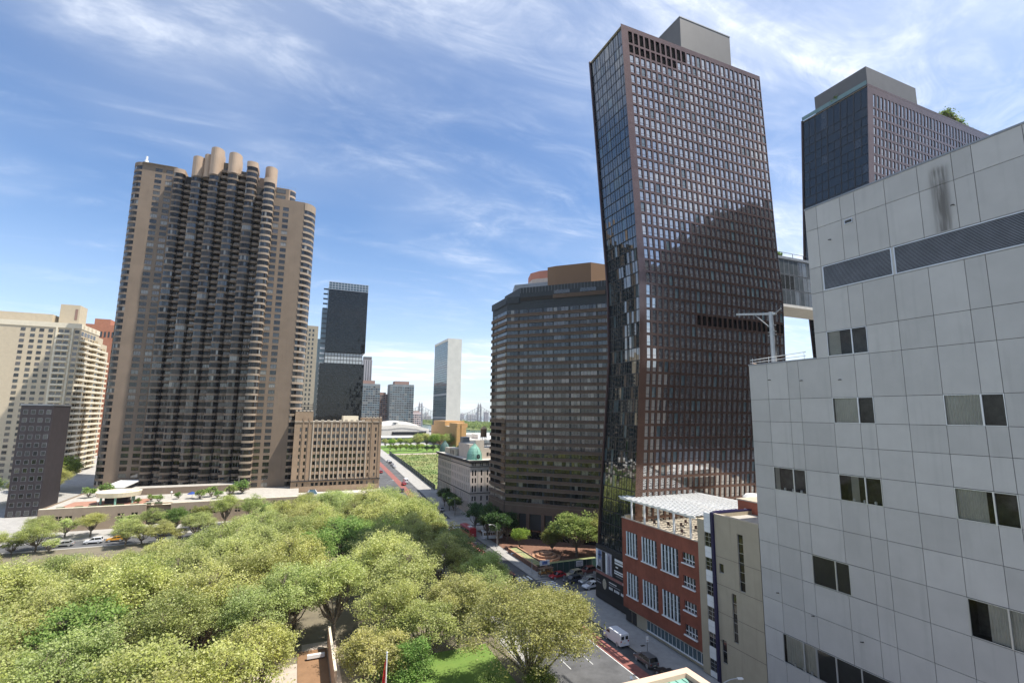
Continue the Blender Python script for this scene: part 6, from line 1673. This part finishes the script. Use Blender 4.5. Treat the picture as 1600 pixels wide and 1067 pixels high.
for k, (x, y) in enumerate([(-104, 272), (-112, 268), (-96, 281)]): tree('plane', x, y, .62+.1*k, 'tree left of the podium behind the dark slab, '+nth(k+1)+' of three', 'trees behind the dark slab')
for k, (x, y) in enumerate([(-74, 209.5), (-67.5, 211), (-60.5, 210), (-51, 211), (-44.5, 212), (-38, 210)]):
    tree('plane' if k % 2 == 0 else 'young', x, y, .62 if k % 2 == 0 else .86, 'small street tree before the grouped windows of the podium, ' + ['leftmost', 'second from left', 'third from left', 'left of the shaded entrance recess', 'in the shaded entrance recess', 'right of the shaded entrance recess'][k], 'street trees along the podium', sz=.74)
for k, (x, y) in enumerate([(-30, 211), (-22, 210), (-13, 211), (-5, 210), (4, 212), (14, 211), (24, 212)]):
    tree('plane' if k % 3 else 'olive', x, y, .64+.05*(k % 2), 'street tree in the row before the low terraces, ' + ['first', 'second', 'third', 'fourth', 'fifth', 'sixth', 'last'][k]+' from the left', 'street trees before the low terraces')
tree('green', -36, 205, .8, 'deep green tree at the foot of the tall tan tower between paler trees')
tree('green', -8, 206, .72, 'deep green tree below the right wing of the tall tan tower')
for k, y in enumerate([108, 119, 131, 143, 156]): tree('plane' if k % 2 == 0 else 'olive', 39.8, y, (.74, .92, .74, .92, .74)[k], 'plane tree on the west pavement of the avenue, ' + ['nearest the zebra crossing', 'second from the crossing', 'third from the crossing', 'fourth from the crossing', 'farthest from the crossing'][k], 'trees on the west pavement')
for k, (x, y) in enumerate([(61.5, 163), (65.5, 171), (62, 155), (66.5, 158), (61.2, 176)]): tree('dark', x, y, .98+.06*(k % 3), 'dark shaded tree beside the avenue below the banded tower, ' + ['over the box truck', 'against the pinkish building', 'left of the bright young tree', 'behind the bright young tree', 'nearest the bus'][k], 'dark trees below the banded tower')
tree('bright', 66.8, 148.5, .80, 'bright light-green young tree standing over the brown plaza wall')
tree('olive', 79.0, 134.0, 1.32, 'large round tree filling the plaza beside the tall copper tower', sz=.80)
tree('olive', 88, 131, 1.06, 'taller dark-topped tree at the right end of the plaza against the copper tower edge')
tree('olive', 73.8, 139.6, .62, 'smaller olive-green tree behind the ring planter')
for k, y in enumerate([203, 211, 219]): tree('dark', 61.8, y, .82, 'dark street tree against the shaded side of the domed corner building, ' + ['nearest', 'middle', 'farthest'][k], 'dark street trees by the domed building')
random.seed(4)
for k in range(15):
    x, y = 72+k*4.2+random.uniform(-2, 2), 452+random.uniform(-8, 8)
    big_ = x > 95
    tree('bright' if k % 2 else 'plane', x, y-(14 if big_ else 0), (1.5 if k % 2 else .78)*(1.0 if big_ else .62), 'light green tree beyond the meadow before the glass pavilion, '+nth(k+1)+' from the left', 'trees beyond the meadow')
for k in range(7):
    x = 70+k*4.5; tree('bright', x, 415+random.uniform(-3, 3), .72, 'small tree at the far left end of the meadow, '+nth(k+1)+' from the left', 'small trees at the end of the meadow')
for k in range(6): tree('dark', 98+k*5.5, 403+random.uniform(-3, 3), .6, 'low dark tree along the far edge of the meadow, '+nth(k+1)+' from the left', 'dark trees on the far meadow edge')
tree('bright', -99, 296, 1.9, 'sunlit light green tree at the foot of the cream balcony tower')
tree('bright', -109, 297, 1.7, 'sunlit green tree at the left edge below the cream balcony tower')
tree('dark', -91, 262, .8, 'dark green tree left of the terrace canopy disc')
for k, (x, y, s) in enumerate([(-49, 229, 1.0), (-46, 226, 1.1), (-41, 232, 1.0), (-33, 229, 1.4), (-30, 233, 1.6), (-27, 228, 1.2), (-23, 231, 1.8), (-69, 250, 1.9), (-73, 246, 1.6), (-20, 238, 2.2), (-52, 225, .8)]):
    tree('shrub', x, y, s, 'green shrub on the podium roof terrace, '+nth([7,8,9,6,5,4,3,1,0,2,10].index(k)+1 if False else sorted([-49,-46,-41,-33,-30,-27,-23,-69,-73,-20,-52]).index(x)+1)+' from the left', 'shrubs on the podium roof terrace', z=8.4, cat='shrub')
for k, x in enumerate([196, 199.5, 203, 206.5, 210]): tree('shrub', x*1.1, 93.0, [2.5, 2.1, 1.9, 1.5, 1.2][k], 'feathery shrub on the second copper tower roof edge, '+nth(k+1)+' from the left', 'shrubs on the second copper tower roof', z=150.2, cat='shrub')
tree('shrub', 166.2, 101, 1.2, 'ochre-tinged bush behind the roof glass of the second copper tower', z=150.2, cat='shrub')
tree('shrub', 119, 92, 1.0, 'two dark bushes on top of the glazed sky bridge', z=84.9, cat='shrub')
# distant wooded island and shore: one mass each
def woods(name, pts, s, label):
    r = np.random.default_rng(9); n = len(pts)*60; c = np.repeat(np.array(pts, float), 60, 0)+r.normal(size=(n, 3))*np.array([s, s, s*.55])
    c[:, 2] = np.maximum(c[:, 2], -1.5)
    a = r.normal(size=(n, 3)); a /= np.linalg.norm(a, axis=1, keepdims=True); b = np.cross(a, r.normal(size=(n, 3))); b /= np.linalg.norm(b, axis=1, keepdims=True)
    q = r.uniform(1.2, 2.6, (n, 1)); v = np.stack([c-a*q, c-b*q*.8, c+a*q, c+b*q*.8], 1)
    me = D.meshes.new(name); me.from_pydata(v.reshape(-1, 3).tolist(), [], [(4*i, 4*i+1, 4*i+2, 4*i+3) for i in range(n)]); me.materials.append(L_green)
    o = D.objects.new(name, me); COL.objects.link(o); o['kind'] = 'stuff'; o['label'] = label; o['category'] = 'woods'
rw = random.Random(2)
pts = []
for k in range(420):
    t = rw.random(); y = 1285+t*1200; pts.append((rw.uniform(440+t*60, 600+t*130), y, rw.uniform(2, 9)))
woods('island_woods', pts, 4.5, 'distant green woods on the river island below the bridge')
woods('shore_woods', [(rw.uniform(262, 395), rw.uniform(2110, 2500), rw.uniform(1, 7)) for _ in range(120)], 5, 'distant green shore beside the marble slab tower')
# meadow tufts
r = np.random.default_rng(5); n = 9000
xy = np.stack([r.uniform(68, 148, n), r.uniform(256, 391, n)], 1); zz = np.array([ter(a, b) for a, b in xy])
a = r.uniform(0, pi, n); s = r.uniform(.25, .8, n); h = r.uniform(.2, .8, n)
dx, dy = np.cos(a)*s*.5, np.sin(a)*s*.5
v = np.stack([np.stack([xy[:, 0]-dx, xy[:, 1]-dy, zz], 1), np.stack([xy[:, 0]+dx, xy[:, 1]+dy, zz], 1), np.stack([xy[:, 0]+dx*.8, xy[:, 1]+dy+.1, zz+h], 1), np.stack([xy[:, 0]-dx*.8, xy[:, 1]-dy+.1, zz+h], 1)], 1)
me = D.meshes.new('meadow_tufts'); me.from_pydata(v.reshape(-1, 3).tolist(), [], [(4*i, 4*i+1, 4*i+2, 4*i+3) for i in range(n)]); me.materials.append(M_meadow)
o = D.objects.new('meadow_tufts', me); COL.objects.link(o); o['kind'] = 'stuff'; o['label'] = 'rough grass tufts covering the open meadow'; o['category'] = 'grass'

# ------------------------------------------------------------------ air
mb = MB(); mb.box(-400, 1800, -160, 3000, -7, 222, M_dark)
hz = mb.build('haze'); hz['kind'] = 'stuff'; hz['label'] = 'thin pale haze in the air over the city'; hz['category'] = 'haze'
hm = D.materials.new('haze'); hm.use_nodes = True; t = hm.node_tree; t.nodes.clear(); o = N(t, 'ShaderNodeOutputMaterial'); v = N(t, 'ShaderNodeVolumePrincipled')
v.inputs['Color'].default_value = (.80, .88, 1, 1); v.inputs['Density'].default_value = 0.00006; v.inputs['Anisotropy'].default_value = 0.2; t.links.new(v.outputs[0], o.inputs['Volume'])
hz.data.materials.clear(); hz.data.materials.append(hm)
